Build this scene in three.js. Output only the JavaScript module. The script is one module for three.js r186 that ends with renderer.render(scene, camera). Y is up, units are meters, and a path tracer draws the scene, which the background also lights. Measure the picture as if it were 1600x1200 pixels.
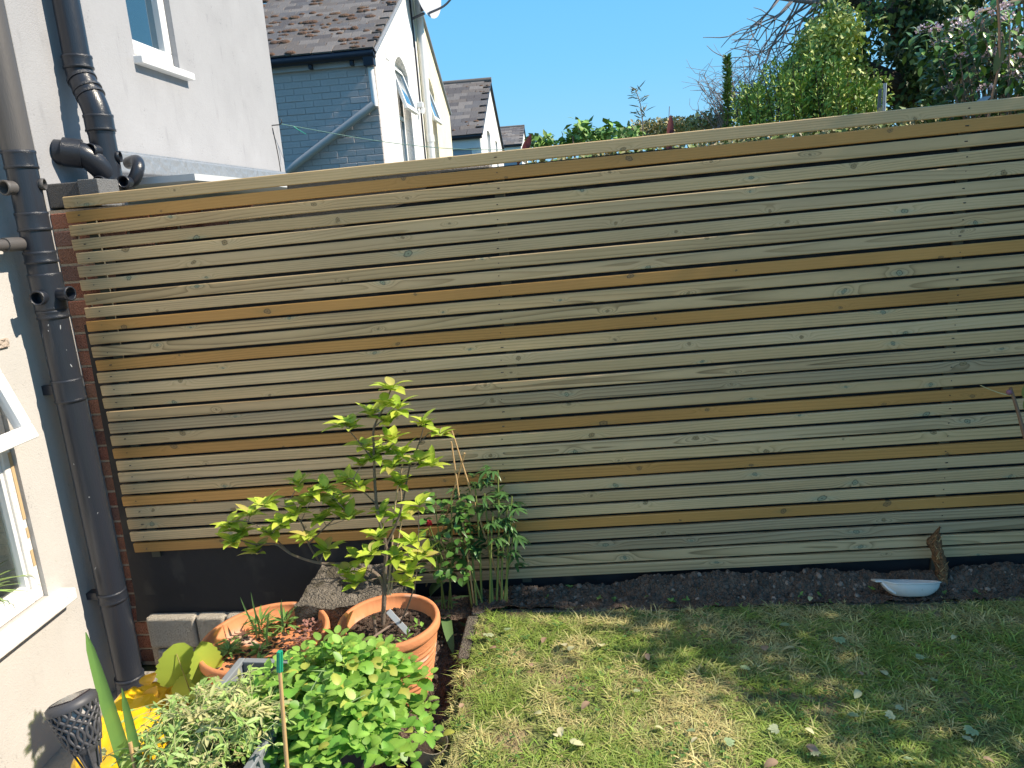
import * as THREE from 'three';
import { RoundedBoxGeometry } from 'three/addons/geometries/RoundedBoxGeometry.js';
import { mergeGeometries } from 'three/addons/utils/BufferGeometryUtils.js';

// ---------------------------------------------------------------- camera, sky, sun, exposure
const scene = new THREE.Scene();
const EYE = new THREE.Vector3(0, 1.65, 0);
const camera = new THREE.PerspectiveCamera(55.28, 4 / 3, 0.05, 600);
camera.position.copy(EYE);
camera.rotation.set(-0.2284, 0.0907, -0.0707, 'YXZ');
camera.updateMatrixWorld(true);

const renderer = new THREE.WebGLRenderer({ antialias: true });
renderer.setSize(1024, 768);
renderer.toneMapping = THREE.LinearToneMapping;
renderer.toneMappingExposure = 1.75;
renderer.shadowMap.enabled = true;

{ // clear blue sky, paler towards the horizon
  const W = 256, H = 128, d = new Float32Array(W * H * 4);
  const stops = [[-90, .12, .14, .15], [-2, .19, .27, .33], [0, .245, .455, .61], [10, .135, .38, .615], [24, .066, .285, .575], [45, .09, .25, .48], [90, .12, .235, .42]];
  for (let j = 0; j < H; j++) {
    const el = (j + .5) / H * 180 - 90;
    let k = 0; while (k < stops.length - 2 && el > stops[k + 1][0]) k++;
    const a = stops[k], b = stops[k + 1], t = Math.min(1, Math.max(0, (el - a[0]) / (b[0] - a[0])));
    for (let i = 0; i < W; i++) { const o = (j * W + i) * 4; for (let c = 0; c < 3; c++) d[o + c] = a[c + 1] + (b[c + 1] - a[c + 1]) * t; d[o + 3] = 1; }
  }
  const sky = new THREE.DataTexture(d, W, H, THREE.RGBAFormat, THREE.FloatType);
  sky.mapping = THREE.EquirectangularReflectionMapping; sky.magFilter = THREE.LinearFilter; sky.needsUpdate = true;
  scene.background = sky; scene.environment = sky; scene.environmentIntensity = 1;
}
const sun = new THREE.DirectionalLight(0xfff1dc, 4.6);
sun.position.set(7.45, 6.65, 0.1); sun.target.position.set(0, 0, 0);
sun.castShadow = true; sun.shadow.mapSize.set(4096, 4096);
Object.assign(sun.shadow.camera, { left: -14, right: 14, top: 14, bottom: -14, near: -40, far: 60 });
scene.add(sun, sun.target);

// ---------------------------------------------------------------- helpers
let seed = 7;
const rnd = () => { seed = (seed + 0x6D2B79F5) | 0; let t = Math.imul(seed ^ (seed >>> 15), 1 | seed); t = (t + Math.imul(t ^ (t >>> 7), 61 | t)) ^ t; return ((t ^ (t >>> 14)) >>> 0) / 4294967296; };
const rr = (a, b) => a + (b - a) * rnd();
const V = (x, y, z) => new THREE.Vector3(x, y, z);
const lerp = (a, b, t) => a + (b - a) * t;
const clamp = (x, a = 0, b = 1) => Math.min(b, Math.max(a, x));
const sstep = (a, b, x) => { const t = clamp((x - a) / (b - a)); return t * t * (3 - 2 * t); };
// a point of the garden seen in direction (px, py) of the 1600 x 1200 survey picture, at depth z
const survey = new THREE.Matrix4().makeRotationFromEuler(camera.rotation);
function at(px, py, z) { const d = V((px - 800) / 1146.1, -(py - 600) / 1146.1, -1).applyMatrix4(survey); return EYE.clone().addScaledVector(d, z / d.z); }
function onY(px, py, y) { const d = V((px - 800) / 1146.1, -(py - 600) / 1146.1, -1).applyMatrix4(survey); return EYE.clone().addScaledVector(d, (y - EYE.y) / d.y); }

const LAT = new Float32Array(65536); for (let i = 0; i < 65536; i++) LAT[i] = rnd();
function vn(x, y, px = 256, py = 256) { // value noise, periodic
  const xi = Math.floor(x), yi = Math.floor(y); let fx = x - xi, fy = y - yi; fx = fx * fx * (3 - 2 * fx); fy = fy * fy * (3 - 2 * fy);
  const m = (a, p) => ((a % p) + p) % p, x0 = m(xi, px), x1 = m(xi + 1, px), y0 = m(yi, py) * 256, y1 = m(yi + 1, py) * 256;
  const a = LAT[(y0 + x0) & 65535], b = LAT[(y0 + x1) & 65535], c = LAT[(y1 + x0) & 65535], d = LAT[(y1 + x1) & 65535];
  return a + (b - a) * fx + (c - a) * fy + (a - b - c + d) * fx * fy;
}
function fbm(x, y, p, oct = 4) { let s = 0, a = .5, n = 0; for (let i = 0; i < oct; i++) { s += a * vn(x, y, p, p); n += a; x *= 2; y *= 2; p *= 2; a *= .5; } return s / n; }

const toS = v => 255 * (v <= .0031308 ? v * 12.92 : 1.055 * Math.pow(v, 1 / 2.4) - .055);
function texture(w, h, fn, srgb = true) { // fn(u, v) -> linear rgb (colour) or grey (data)
  const d = new Uint8Array(w * h * 4);
  for (let j = 0; j < h; j++) for (let i = 0; i < w; i++) {
    const c = fn((i + .5) / w, (j + .5) / h), o = (j * w + i) * 4;
    for (let k = 0; k < 3; k++) d[o + k] = srgb ? toS(clamp(c[k])) : 255 * clamp(c[k]);
    d[o + 3] = 255;
  }
  const t = new THREE.DataTexture(d, w, h); t.wrapS = t.wrapT = THREE.RepeatWrapping; t.magFilter = THREE.LinearFilter; t.minFilter = THREE.LinearMipmapLinearFilter; t.generateMipmaps = true;
  if (srgb) t.colorSpace = THREE.SRGBColorSpace; t.needsUpdate = true; return t;
}
const grey = (n, p, f) => texture(n, n, (u, v) => { const g = f(u, v, p); return [g, g, g]; }, false);

const names = {};
const numbered = n => { if (names[n] === undefined) { names[n] = 0; return n; } return n + '_' + String(++names[n]).padStart(3, '0'); };
function shade(o) { o.castShadow = true; o.receiveShadow = true; return o; }
function thing(name, label, category, o = {}) {
  const g = new THREE.Group(); g.name = numbered(name); g.userData = { label, category }; if (o.group) g.userData.group = o.group;
  if (o.pos) g.position.set(...o.pos); scene.add(g); return g;
}
function part(name, geo, mat, parent, extra) { const m = shade(new THREE.Mesh(geo, mat)); m.name = name; parent.add(m); if (extra) Object.assign(m.userData, extra); return m; }
function solo(name, geo, mat, label, category, o = {}) { const m = shade(new THREE.Mesh(geo, mat)); m.name = numbered(name); m.userData = { label, category }; if (o.group) m.userData.group = o.group; if (o.kind) m.userData.kind = o.kind; scene.add(m); return m; }
function struct(name, geo, mat) { const m = shade(new THREE.Mesh(geo, mat)); m.name = numbered(name); m.userData = { kind: 'structure' }; scene.add(m); return m; }

function uvWorld(g, s = 1) { // metres, from the dominant direction of each face
  g = g.index ? g.toNonIndexed() : g; const p = g.attributes.position, uv = new Float32Array(p.count * 2), a = V(), b = V(), c = V(), n = V();
  for (let i = 0; i < p.count; i += 3) {
    a.fromBufferAttribute(p, i); b.fromBufferAttribute(p, i + 1); c.fromBufferAttribute(p, i + 2); n.copy(b).sub(a).cross(c.clone().sub(a));
    const ax = Math.abs(n.x), ay = Math.abs(n.y), az = Math.abs(n.z);
    [a, b, c].forEach((q, k) => { const o = (i + k) * 2; if (ax >= ay && ax >= az) { uv[o] = q.z / s; uv[o + 1] = q.y / s; } else if (ay >= az) { uv[o] = q.x / s; uv[o + 1] = q.z / s; } else { uv[o] = q.x / s; uv[o + 1] = q.y / s; } });
  }
  g.setAttribute('uv', new THREE.BufferAttribute(uv, 2)); return g;
}
const box = (x0, x1, y0, y1, z0, z1, s = 1) => uvWorld(new THREE.BoxGeometry(Math.abs(x1 - x0), Math.abs(y1 - y0), Math.abs(z1 - z0)).translate((x0 + x1) / 2, (y0 + y1) / 2, (z0 + z1) / 2), s);
const rbox = (x0, x1, y0, y1, z0, z1, r = .004, s = 1) => uvWorld(new RoundedBoxGeometry(Math.abs(x1 - x0), Math.abs(y1 - y0), Math.abs(z1 - z0), 2, r).translate((x0 + x1) / 2, (y0 + y1) / 2, (z0 + z1) / 2), s);
function cyl(p, q, r0, r1 = r0, n = 16, open = false) { const d = q.clone().sub(p), g = new THREE.CylinderGeometry(r1, r0, d.length(), n, 1, open); g.applyQuaternion(new THREE.Quaternion().setFromUnitVectors(V(0, 1, 0), d.clone().normalize())); return g.translate((p.x + q.x) / 2, (p.y + q.y) / 2, (p.z + q.z) / 2); }
function limb(pts, r0, r1, n = 7, seg = 0) { // tapered bent tube
  const cv = new THREE.CatmullRomCurve3(pts), N = seg || Math.max(3, pts.length * 3), fr = cv.computeFrenetFrames(N), pos = [], idx = [], uv = [];
  for (let i = 0; i <= N; i++) { const P = cv.getPointAt(i / N), r = lerp(r0, r1, i / N); for (let k = 0; k <= n; k++) { const a = k / n * 6.2832, q = P.clone().addScaledVector(fr.normals[i], Math.cos(a) * r).addScaledVector(fr.binormals[i], Math.sin(a) * r); pos.push(q.x, q.y, q.z); uv.push(k / n, i / N); } }
  for (let i = 0; i < N; i++) for (let k = 0; k < n; k++) { const a = i * (n + 1) + k, b = a + n + 1; idx.push(a, b, a + 1, a + 1, b, b + 1); }
  const g = new THREE.BufferGeometry(); g.setAttribute('position', new THREE.Float32BufferAttribute(pos, 3)); g.setAttribute('uv', new THREE.Float32BufferAttribute(uv, 2)); g.setIndex(idx); g.computeVertexNormals(); return g;
}
function strip(g) { g = g.index ? g.toNonIndexed() : g; for (const k of Object.keys(g.attributes)) if (k !== 'position' && k !== 'normal' && k !== 'uv') g.deleteAttribute(k); return g; }
const join = list => mergeGeometries(list.map(strip));

// leaves: many small folded blades collected in one geometry with vertex colours
class Leaves {
  constructor() { this.p = []; this.c = []; this.i = []; }
  add(base, dir, nor, L, W, col, o = {}) {
    const seg = o.seg || 3, fold = o.fold ?? .25, curl = o.curl ?? .2, wide = o.wide ?? .45, ser = o.ser || 0;
    const d = dir.clone().normalize(), s = d.clone().cross(nor).normalize(), n = s.clone().cross(d).normalize(), b0 = this.p.length / 3;
    for (let k = 0; k <= seg; k++) {
      const t = k / seg; let w = Math.pow(Math.sin(Math.PI * Math.pow(t * .97 + .015, wide > .5 ? 1.25 : .8)), o.pow ?? .8) * W * .5; if (ser && k % 2) w *= 1 - ser; if (k === seg) w *= .25;
      const m = base.clone().addScaledVector(d, L * t * (1 - curl * .25 * t)).addScaledVector(n, -curl * L * t * t);
      for (const e of [-1, 0, 1]) { const q = m.clone().addScaledVector(s, e * w).addScaledVector(n, Math.abs(e) * fold * w); this.p.push(q.x, q.y, q.z); const f = e ? 1 : (o.rib ?? 1.12); this.c.push(col[0] * f, col[1] * f, col[2] * f); }
    }
    for (let k = 0; k < seg; k++) for (let e = 0; e < 2; e++) { const a = b0 + k * 3 + e, b = a + 3; this.i.push(a, b, a + 1, a + 1, b, b + 1); }
  }
  geo() { const g = new THREE.BufferGeometry(); g.setAttribute('position', new THREE.Float32BufferAttribute(this.p, 3)); g.setAttribute('color', new THREE.Float32BufferAttribute(this.c, 3)); g.setIndex(this.i); g.computeVertexNormals(); return g; }
}
const randDir = () => { const z = rr(-1, 1), a = rr(0, 6.2832), r = Math.sqrt(1 - z * z); return V(r * Math.cos(a), z, r * Math.sin(a)); };
const mixc = (a, b, t) => a.map((v, i) => lerp(v, b[i], t));
const jit = (c, k) => { const f = 1 + rr(-k, k); return [c[0] * f * (1 + rr(-k, k) * .4), c[1] * f, c[2] * f * (1 + rr(-k, k) * .4)]; };

// ---------------------------------------------------------------- materials
const std = (c, rough = .8, o = {}) => { const m = new THREE.MeshStandardMaterial({ roughness: rough, ...o }); if (c) m.color.setRGB(...c); return m; };
const bFine = grey(256, 64, (u, v) => fbm(u * 64, v * 64, 64, 3));
const bRough = grey(512, 32, (u, v) => Math.pow(fbm(u * 32, v * 32, 32, 5), 1.3));
const bPit = grey(512, 48, (u, v) => { const a = fbm(u * 48, v * 48, 48, 3); return a < .36 ? a * 1.6 : .7 + a * .3; });
const rep = (t, k) => { const c = t.clone(); c.repeat.set(k, k); c.needsUpdate = true; return c; };

const wallTex = texture(1024, 1024, (u, v) => { // painted render: faint mottling, scuffs, specks of dirt
  const a = fbm(u * 6, v * 6, 6, 5), f = fbm(u * 90, v * 90, 90, 2), st = fbm(u * 22 + 7, v * 5, 22, 4), sp = vn(u * 200, v * 200, 200, 200) * vn(u * 17 + 3, v * 17, 17, 17);
  let g = .95 + (a - .5) * .14 + (f - .5) * .04; g -= sstep(.66, .85, st) * .08; if (sp > .68) g -= .22 * sstep(.68, .8, sp);
  return [g, g * .995, g * .985];
});
const M = {
  beige: std([.50, .487, .47], .9, { map: wallTex, bumpMap: rep(bFine, 4), bumpScale: .0012 }),
  paleRender: std([.345, .352, .378], .9, { map: wallTex, bumpMap: rep(bFine, 4), bumpScale: .0012 }),
  whitePaint: std([.80, .80, .80], .75, { map: wallTex, bumpMap: rep(bRough, 2), bumpScale: .012 }),
  creamPaint: std([.78, .72, .55], .8, { map: wallTex, bumpMap: rep(bRough, 2), bumpScale: .006 }),
  bluePaint: std([.62, .565, .545], .7, { map: wallTex, bumpMap: rep(bFine, 4), bumpScale: .003 }),
  blueJoint: std([.50, .46, .445], .85, { map: wallTex }),
  upvc: std([.82, .82, .81], .35), timberPaint: std([.78, .76, .73], .55, { bumpMap: rep(bRough, 3), bumpScale: .002, map: wallTex }),
  plastic: new THREE.MeshPhysicalMaterial({ color: new THREE.Color().setRGB(.02, .024, .034), roughness: .3, bumpMap: rep(bFine, 2), bumpScale: .0006 }),
  plasticWorn: new THREE.MeshPhysicalMaterial({ color: new THREE.Color().setRGB(.085, .079, .078), roughness: .5, bumpMap: rep(bFine, 2), bumpScale: .0006 }),
  bore: std([.012, .012, .014], .7), scuff: std([.32, .34, .36], .7),
  lead: std([.30, .32, .35], .45, { map: wallTex, metalness: .35, bumpMap: rep(bRough, 1), bumpScale: .01 }),
  felt: std([.10, .10, .105], .95, { bumpMap: rep(bRough, 6), bumpScale: .006 }),
  roofWhite: std([.58, .60, .62], .6, { map: wallTex }),
  mortar: std([.42, .36, .29], .95, { bumpMap: rep(bRough, 4), bumpScale: .006 }),
  membrane: std(null, .75, { map: texture(512, 512, (u, v) => { const a = fbm(u * 5, v * 5, 5, 4), d = sstep(.58, .8, fbm(u * 12 + 3, v * 7, 12, 4)), g = .012 + .008 * a; return mixc([g, g * 1.05, g * 1.3], [.06, .055, .05], d * .5); }), bumpMap: rep(bRough, .5), bumpScale: .004 }),
  batten: std([.09, .085, .06], .9), screw: std([.05, .05, .048], .5, { metalness: .6 }),
  glass: new THREE.MeshPhysicalMaterial({ roughness: .02, transmission: 1, thickness: 0, ior: 1.5 }),
  glassDark: new THREE.MeshPhysicalMaterial({ color: new THREE.Color().setRGB(.02, .05, .08), roughness: .04, clearcoat: 1, clearcoatRoughness: .02 }),
  gutter: std([.016, .018, .03], .4),
  bark: std([.34, .265, .205], .9, { bumpMap: rep(bRough, 2), bumpScale: .01 }), twig: std([.26, .19, .15], .85), greyTwig: std([.23, .20, .19], .9),
  cane: std([.52, .34, .16], .6), darkBark: std([.075, .055, .042], .95, { bumpMap: rep(bRough, 1), bumpScale: .04 }),
};
const leafMat = (t = .3, rough = .55) => new THREE.MeshPhysicalMaterial({ vertexColors: true, roughness: rough, transmission: t, thickness: 0, side: THREE.DoubleSide, ior: 1.4 });
const L_thin = leafMat(.38, .5), L_soft = leafMat(.25, .62), L_far = std(null, .6, { vertexColors: true, side: THREE.DoubleSide }), L_gloss = std(null, .34, { vertexColors: true, side: THREE.DoubleSide });

// ---------------------------------------------------------------- ground
const WALLX = -2.2, LOW = -0.37;
const soilTex = texture(512, 512, (u, v) => { const a = fbm(u * 10, v * 10, 10, 5), f = fbm(u * 100, v * 100, 100, 2), g = .05 + .07 * a * f * 2; const pale = vn(u * 120, v * 120, 120, 120) > .9 ? .05 : 0; return [g * 1.5 + pale, g * 1.02 + pale, g * .74 + pale]; });
const M_soil = std(null, .98, { map: soilTex, bumpMap: rep(bRough, 3), bumpScale: .02 });
const M_farGround = std([.07, .085, .035], .98, { map: wallTex });
const M_paving = std([.30, .28, .25], .95, { map: wallTex, bumpMap: rep(bRough, 2), bumpScale: .006 });
struct('ground', uvWorld(new THREE.PlaneGeometry(600, 600).rotateX(-Math.PI / 2).translate(0, LOW - .03, -100), 3), M_farGround);
struct('paving', box(-2.6, -.52, LOW - .02, LOW, -2.97, 2.5), M_paving);
const lawnTex = texture(1024, 1024, (u, v) => { const a = fbm(u * 9, v * 9, 9, 4), b = fbm(u * 60 + 9, v * 60, 60, 3), t = sstep(.4, .62, a); const g = mixc([.12, .14, .04], [.26, .20, .10], t), k = .5 + b; return [g[0] * k, g[1] * k, g[2] * k]; });
function sheet(x0, x1, z0, z1, nx, nz, fy, s = 1) {
  const g = new THREE.PlaneGeometry(x1 - x0, z1 - z0, nx, nz).rotateX(-Math.PI / 2).translate((x0 + x1) / 2, 0, (z0 + z1) / 2), p = g.attributes.position, uv = g.attributes.uv;
  for (let i = 0; i < p.count; i++) { p.setY(i, fy(p.getX(i), p.getZ(i))); uv.setXY(i, p.getX(i) / s, p.getZ(i) / s); } g.computeVertexNormals(); return g;
}
const lawnY = (x, z) => (fbm(x * 3 + 40, z * 3 + 40, 256, 3) - .5) * .035;
struct('lawn', sheet(-.46, 6, -2.80, 4, 200, 200, lawnY, 1.3), std(null, .98, { map: lawnTex, bumpMap: rep(bRough, 4), bumpScale: .02 }));
struct('lawn_bank', box(-.46, 6, LOW, -.03, -2.8, 4), M_soil);
const bedY = (x, z) => { const e = fbm(x * 4 + 11, z * 9 + 30, 256, 2), c = fbm(x * 22 + 3, z * 22 + 9, 256, 3), f = fbm(x * 70, z * 70, 256, 2); return -.008 + e * .04 + (c - .5) * .03 + (f - .5) * .018; };
struct('soil_bed', sheet(-.78, 5, -2.985, -2.80, 900, 42, (x, z) => bedY(x, z) + .05 * sstep(.1, .3, x) * sstep(-2.87, -2.95, z) - (x < -.5 ? .03 : 0), .6), M_soil);
struct('soil_trench', sheet(-.80, -.50, -2.83, -1.3, 60, 240, (x, z) => -.115 + (fbm(x * 25, z * 25, 256, 3) - .5) * .07, .6), M_soil);
struct('trench_bank', box(-.79, -.5, LOW, -.16, -2.985, -1.3), M_soil);
struct('bed_bank', box(-.79, 5, LOW, -.02, -2.985, -2.83), M_soil);
// edging stones round the lawn
{
  const em = [std([.19, .165, .13], .95, { bumpMap: rep(bRough, 3), bumpScale: .012, map: wallTex }), std([.15, .13, .105], .95, { bumpMap: rep(bRough, 3), bumpScale: .012, map: wallTex })];
  const g = thing('lawn_edging', 'weathered concrete edging strip along the back of the lawn', 'edging');
  for (let i = 0, x = -.5; x < 4; i++) { const l = rr(.45, .6); part('edging_stone', rbox(x, x + l - .006, -.15, .002 + rr(-.006, .004), -2.828, -2.797, .008, .5), em[i % 2], g); x += l; }
  for (let i = 0, z = -2.79; z < -2.5; i++) { const l = .31; part('edging_stone', rbox(-.515, -.462, -.2, -.002, z, z + l - .006, .01, .5), em[(i + 1) % 2], g); z += l; }
}
// grass: tufts of blades over the lawn
{
  const blade = []; const L = new Leaves();
  for (let k = 0; k < 9; k++) { const a = rr(0, 6.28), lean = rr(.5, 1.5); L.add(V(rr(-.012, .012), 0, rr(-.012, .012)), V(Math.cos(a) * lean, .8, Math.sin(a) * lean), V(-Math.cos(a) * .3, 1, -Math.sin(a) * .3), rr(.03, .06), rr(.002, .0036), jit([1, 1, 1], .2), { seg: 2, fold: .1, curl: .45, rib: 1 }); }
  const g = L.geo(), N = 21000, im = new THREE.InstancedMesh(g, std(null, .6, { vertexColors: true, side: THREE.DoubleSide }), N), m = new THREE.Matrix4(), q = new THREE.Quaternion(), c = new THREE.Color();
  let n = 0;
  for (let i = 0; i < 90000 && n < N; i++) {
    const x = rr(-.50, 2.6), z = -2.812 + 1.77 * Math.pow(rnd(), .9), d = fbm(x * 5 + 5, z * 5 + 70, 256, 3), dry = .45 * fbm(x * 3.3 + 60, z * 3.3 + 9, 256, 3) + .55 * fbm(x * 11 + 20, z * 11 + 33, 256, 3);
    if (d < .36 && rnd() > .25) continue;
    const edge = x < -.40 || z < -2.74 ? .7 : 1, sc = (rnd() < .12 ? rr(1.2, 1.7) : rr(.55, 1.15)) * edge;
    m.compose(V(x, (x < -.46 ? -.02 : lawnY(x, z)) - .002, z), q.setFromAxisAngle(V(0, 1, 0), rr(0, 6.28)), V(sc, sc * rr(.6, 1.1), sc)); im.setMatrixAt(n, m);
    const t = clamp(sstep(.38, .64, dry) + rr(-.45, .45)), col = mixc([.20, .30, .045], [.52, .45, .20], t), f = rr(.7, 1.25); c.setRGB(col[0] * f, col[1] * f, col[2] * f); im.setColorAt(n, c); n++;
  }
  im.count = n; im.name = 'grass'; im.userData = { label: 'short patchy green and straw coloured lawn grass', category: 'grass', kind: 'stuff' }; shade(im); scene.add(im);
}
// crumbs of earth on the bed and trench
{
  const g = new THREE.DodecahedronGeometry(1, 0), N = 5200, im = new THREE.InstancedMesh(g, std(null, .98), N), m = new THREE.Matrix4(), c = new THREE.Color(), q = new THREE.Quaternion();
  for (let i = 0; i < N; i++) {
    const tr = i % 7 === 0, x = tr ? rr(-.78, -.52) : rr(-.75, 3), z = tr ? rr(-2.8, -1.6) : rr(-2.98, -2.84), s = .0025 + .012 * Math.pow(rnd(), 4), y = tr ? -.112 + rr(-.02, .03) : bedY(x, z) + .05 * sstep(.1, .3, x) * sstep(-2.87, -2.95, z) - (x < -.5 ? .03 : 0);
    m.compose(V(x, y, z), q.setFromAxisAngle(randDir(), rr(0, 6)), V(s * rr(.7, 1.4), s * rr(.5, 1), s)); im.setMatrixAt(i, m); if (!tr && x > 1.17 && x < 1.47) m.makeScale(.0001, .0001, .0001), im.setMatrixAt(i, m); const k = rr(.045, .10) * (rnd() < .10 ? 2.6 : 1); c.setRGB(k * 1.25, k * .95, k * .76); im.setColorAt(i, c);
  }
  im.name = 'soil_crumbs'; im.userData = { label: 'loose dark earth crumbs scattered on the flower bed', category: 'soil', kind: 'stuff' }; shade(im); scene.add(im);
}

{
  const L = new Leaves(); for (let i = 0; i < 900; i++) { const x = rr(-.45, 2.4), z = rr(-2.79, -1.6); if (fbm(x * 6 + 80, z * 6 + 80, 256, 2) < .54) continue; const a0 = rr(0, 6.28); for (let k = 0; k < 3; k++) { const a = a0 + k * 2.09; L.add(V(x, lawnY(x, z) + rr(.012, .026), z), V(Math.cos(a), .15, Math.sin(a)), V(0, 1, 0), rr(.008, .014), rr(.008, .013), jit([.10, .20, .045], .25), { seg: 3, curl: .1, pow: .6 }); } }
  const g = solo('lawn_clover', L.geo(), L_soft, 'small dark green clover leaves growing through the lawn', 'clover', { kind: 'stuff' });
  const W = new Leaves(); for (let i = 0; i < 22; i++) { const x = rr(-.3, 2.2), z = rr(-2.96, -2.83), n = 3 + (rnd() * 4 | 0); for (let k = 0; k < n; k++) { const a = rr(0, 6.28); W.add(V(x, bedY(x, z) + .012, z), V(Math.cos(a), rr(.3, 1), Math.sin(a)), V(0, 1, .2), rr(.012, .032), rr(.006, .014), jit([.13, .24, .05], .3), { seg: 3 }); } }
  solo('bed_weeds', W.geo(), L_soft, 'tiny green weed seedlings scattered over the dark soil bed', 'weeds', { kind: 'stuff' });
}
// ---------------------------------------------------------------- slatted fence
const TILT = Math.atan(.0254), PITCH = .0579, TOP1 = 1.65 + .0626 * 3 + PITCH; // top edge of the first slat at x = 0
const BROWN = new Set([2, 10, 13, 20, 24, 28]);
const SLEN = 5.0, NSL = 32, ROWS = 44;
{
  const W = 2048, H = NSL * ROWS, d = new Uint8Array(W * H * 4);
  for (let s = 0; s < NSL; s++) {
    const id = s + 1, brown = BROWN.has(id), greyed = id === 29 || id === 30 || id === 18;
    const base = brown ? [.50, .262, .075] : greyed ? [.44, .335, .20] : (() => { const k = rr(-.035, .03), w = rr(-.012, .012); return [.565 + k + w, .41 + k, .225 + k * .7 - w]; })();
    const y0 = rr(-.05, .1), A = rr(.015, .05), d0 = rr(.004, .05), B = rr(.01, .04), sp = rr(.0075, .0115), ph = rr(0, 90), str = rr(.35, .95) * (brown ? .55 : 1);
    const knots = []; for (let x = rr(.1, .6); x < SLEN; x += rr(.3, 1.2)) knots.push([x, rr(.004, .042), .004 + .0075 * Math.pow(rnd(), 1.6), rnd(), rr(.8, 1.6), rr(-.6, .6)]);
    for (let i = 0; i < W; i++) {
      const x = (i + .5) / W * SLEN, yc = y0 + A * (2 * vn(x * .8 + ph, s * 3 + .5) - 1) + .006 * (vn(x * 5 + ph, s + .2) - .5), dd = d0 + B * (2 * vn(x * .6 + ph + 40, s * 5 + .5) - 1);
      const near = knots.filter(k => Math.abs(k[0] - x) < .12);
      for (let j = 0; j < ROWS; j++) {
        const y = (j + .5) / ROWS * .046; let r = Math.hypot(y - yc, dd), col = base.slice(), kn = 0, kr = 0, halo = 0, kk = 0;
        for (const k of near) { const ex = x - k[0], ey = y - k[1], dx = (ex + ey * k[5]) / (1.1 * k[4]), dy = ey, q = Math.hypot(dx, dy) * (1 + .35 * (vn(Math.atan2(dy, dx) * 2 + s * 9, k[0] * 7) - .5)); r += .026 * Math.exp(-(dx * dx / 5.5 + dy * dy) / (k[2] * k[2] * 3.2)) * (k[3] > .3 ? 1 : -1); if (q < k[2]) { kn = 1; kr = q / k[2]; kk = k[3]; } halo = Math.max(halo, Math.exp(-(dx * dx / 9 + dy * dy * 1.6) / (k[2] * k[2])) * (k[3] > .55 ? 1 : .25)); }
        const fr = ((r / sp + .35 * vn(x * 3, y * 60 + s * 9)) % 1 + 1) % 1, late = Math.pow(fr, 3.2) * (1 - sstep(.93, 1, fr));
        const fib = vn(x * 30, y * 2600 + s * 31) - .5, big = fbm(x * 1.7 + s * 13, s * 7.3 + y * 9, 256, 3) - .5;
        let f = 1 - .64 * late * str * (.45 + 1.1 * vn(x * 1.3 + s * 17, y * 30)) + fib * .12 + big * .34; const warm = late * .12;
        col = [col[0] * f * (1 + warm * .3), col[1] * f, col[2] * f * (1 - warm)];
        if (!brown) col = mixc(col, [.24, .36, .28], halo * .42); else col = mixc(col, [.26, .19, .07], halo * .5);
        if (kn) { const rim = sstep(.72, .95, kr), ring = .5 + .5 * Math.sin(kr * 16); let kc = mixc(brown ? [.25, .15, .06] : kk > .55 ? [.27, .29, .19] : [.27, .19, .085], [.05, .04, .025], rim * .95); kc = kc.map(v => v * (.8 + .35 * ring)); col = mixc(col, kc, .7 + .28 * kk); if (kr < .14) col = [.05, .045, .03]; }
        const o = ((s * ROWS + j) * W + i) * 4; for (let c = 0; c < 3; c++) d[o + c] = toS(clamp(col[c])); d[o + 3] = 255;
      }
    }
  }
  const t = new THREE.DataTexture(d, W, H); t.colorSpace = THREE.SRGBColorSpace; t.magFilter = THREE.LinearFilter; t.minFilter = THREE.LinearMipmapLinearFilter; t.generateMipmaps = true; t.needsUpdate = true;
  const wood = std(null, .62, { map: t, bumpMap: t, bumpScale: .0012 });
  const fence = thing('slat_fence', 'long fence of thin horizontal pale green and brown timber slats', 'fence', { pos: [0, 0, -3] });
  const screws = [];
  for (let s = 0; s < NSL; s++) {
    const id = s + 1, x0 = id <= 28 ? -2.09 - .006 * (id > 9 ? 1 : 0) + rr(-.006, .006) : -.86 + rr(-.01, .01), x1 = x0 + SLEN - .02 - (id > 28 ? 1.2 : 0), h = .0465 - (id > 16 ? .0005 : 0) + rr(-.0008, .0008);
    const g = new RoundedBoxGeometry(x1 - x0, h, .019, 3, .0042), p = g.attributes.position, uv = g.attributes.uv;
    for (let i = 0; i < p.count; i++) uv.setXY(i, clamp((p.getX(i) + (x1 - x0) / 2) / SLEN, .001, .999), (s + .04 + .92 * clamp(.5 + p.getY(i) / h)) / NSL);
    const bow = rr(-.0012, .0012); for (let i = 0; i < p.count; i++) { const e = p.getX(i) / (x1 - x0) * 2; p.setY(i, p.getY(i) + bow * (1 - e * e)); }
    const m = part('slat', g, wood, fence), cx = (x0 + x1) / 2, top = TOP1 - s * PITCH + rr(-.0018, .0018);
    m.position.set(cx, top - h / 2 + .0254 * cx, -.0095 + rr(-.0012, .0012)); m.rotation.set(rr(-.02, .02), 0, TILT + rr(-.0006, .0006));
    for (const sx of [-2.03, -.27 - .003 * s, 1.5]) if (sx > x0) { const yy = top - h / 2 + .0254 * sx + rr(-.006, .006); screws.push(cyl(V(sx + rr(-.012, .012), yy, -.002), V(sx, yy, .0018), .0022, .002, 7)); }
  }
  part('screw_heads', join(screws), M.screw, fence, { kind: 'stuff' });
  for (const x of [-2.0, -.27, 1.5, 2.6]) part('batten', box(x - .02, x + .02, x < -1 ? .2 : .02, 1.80 + .0254 * x, -.032, -.0205), M.batten, fence);
}
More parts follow.
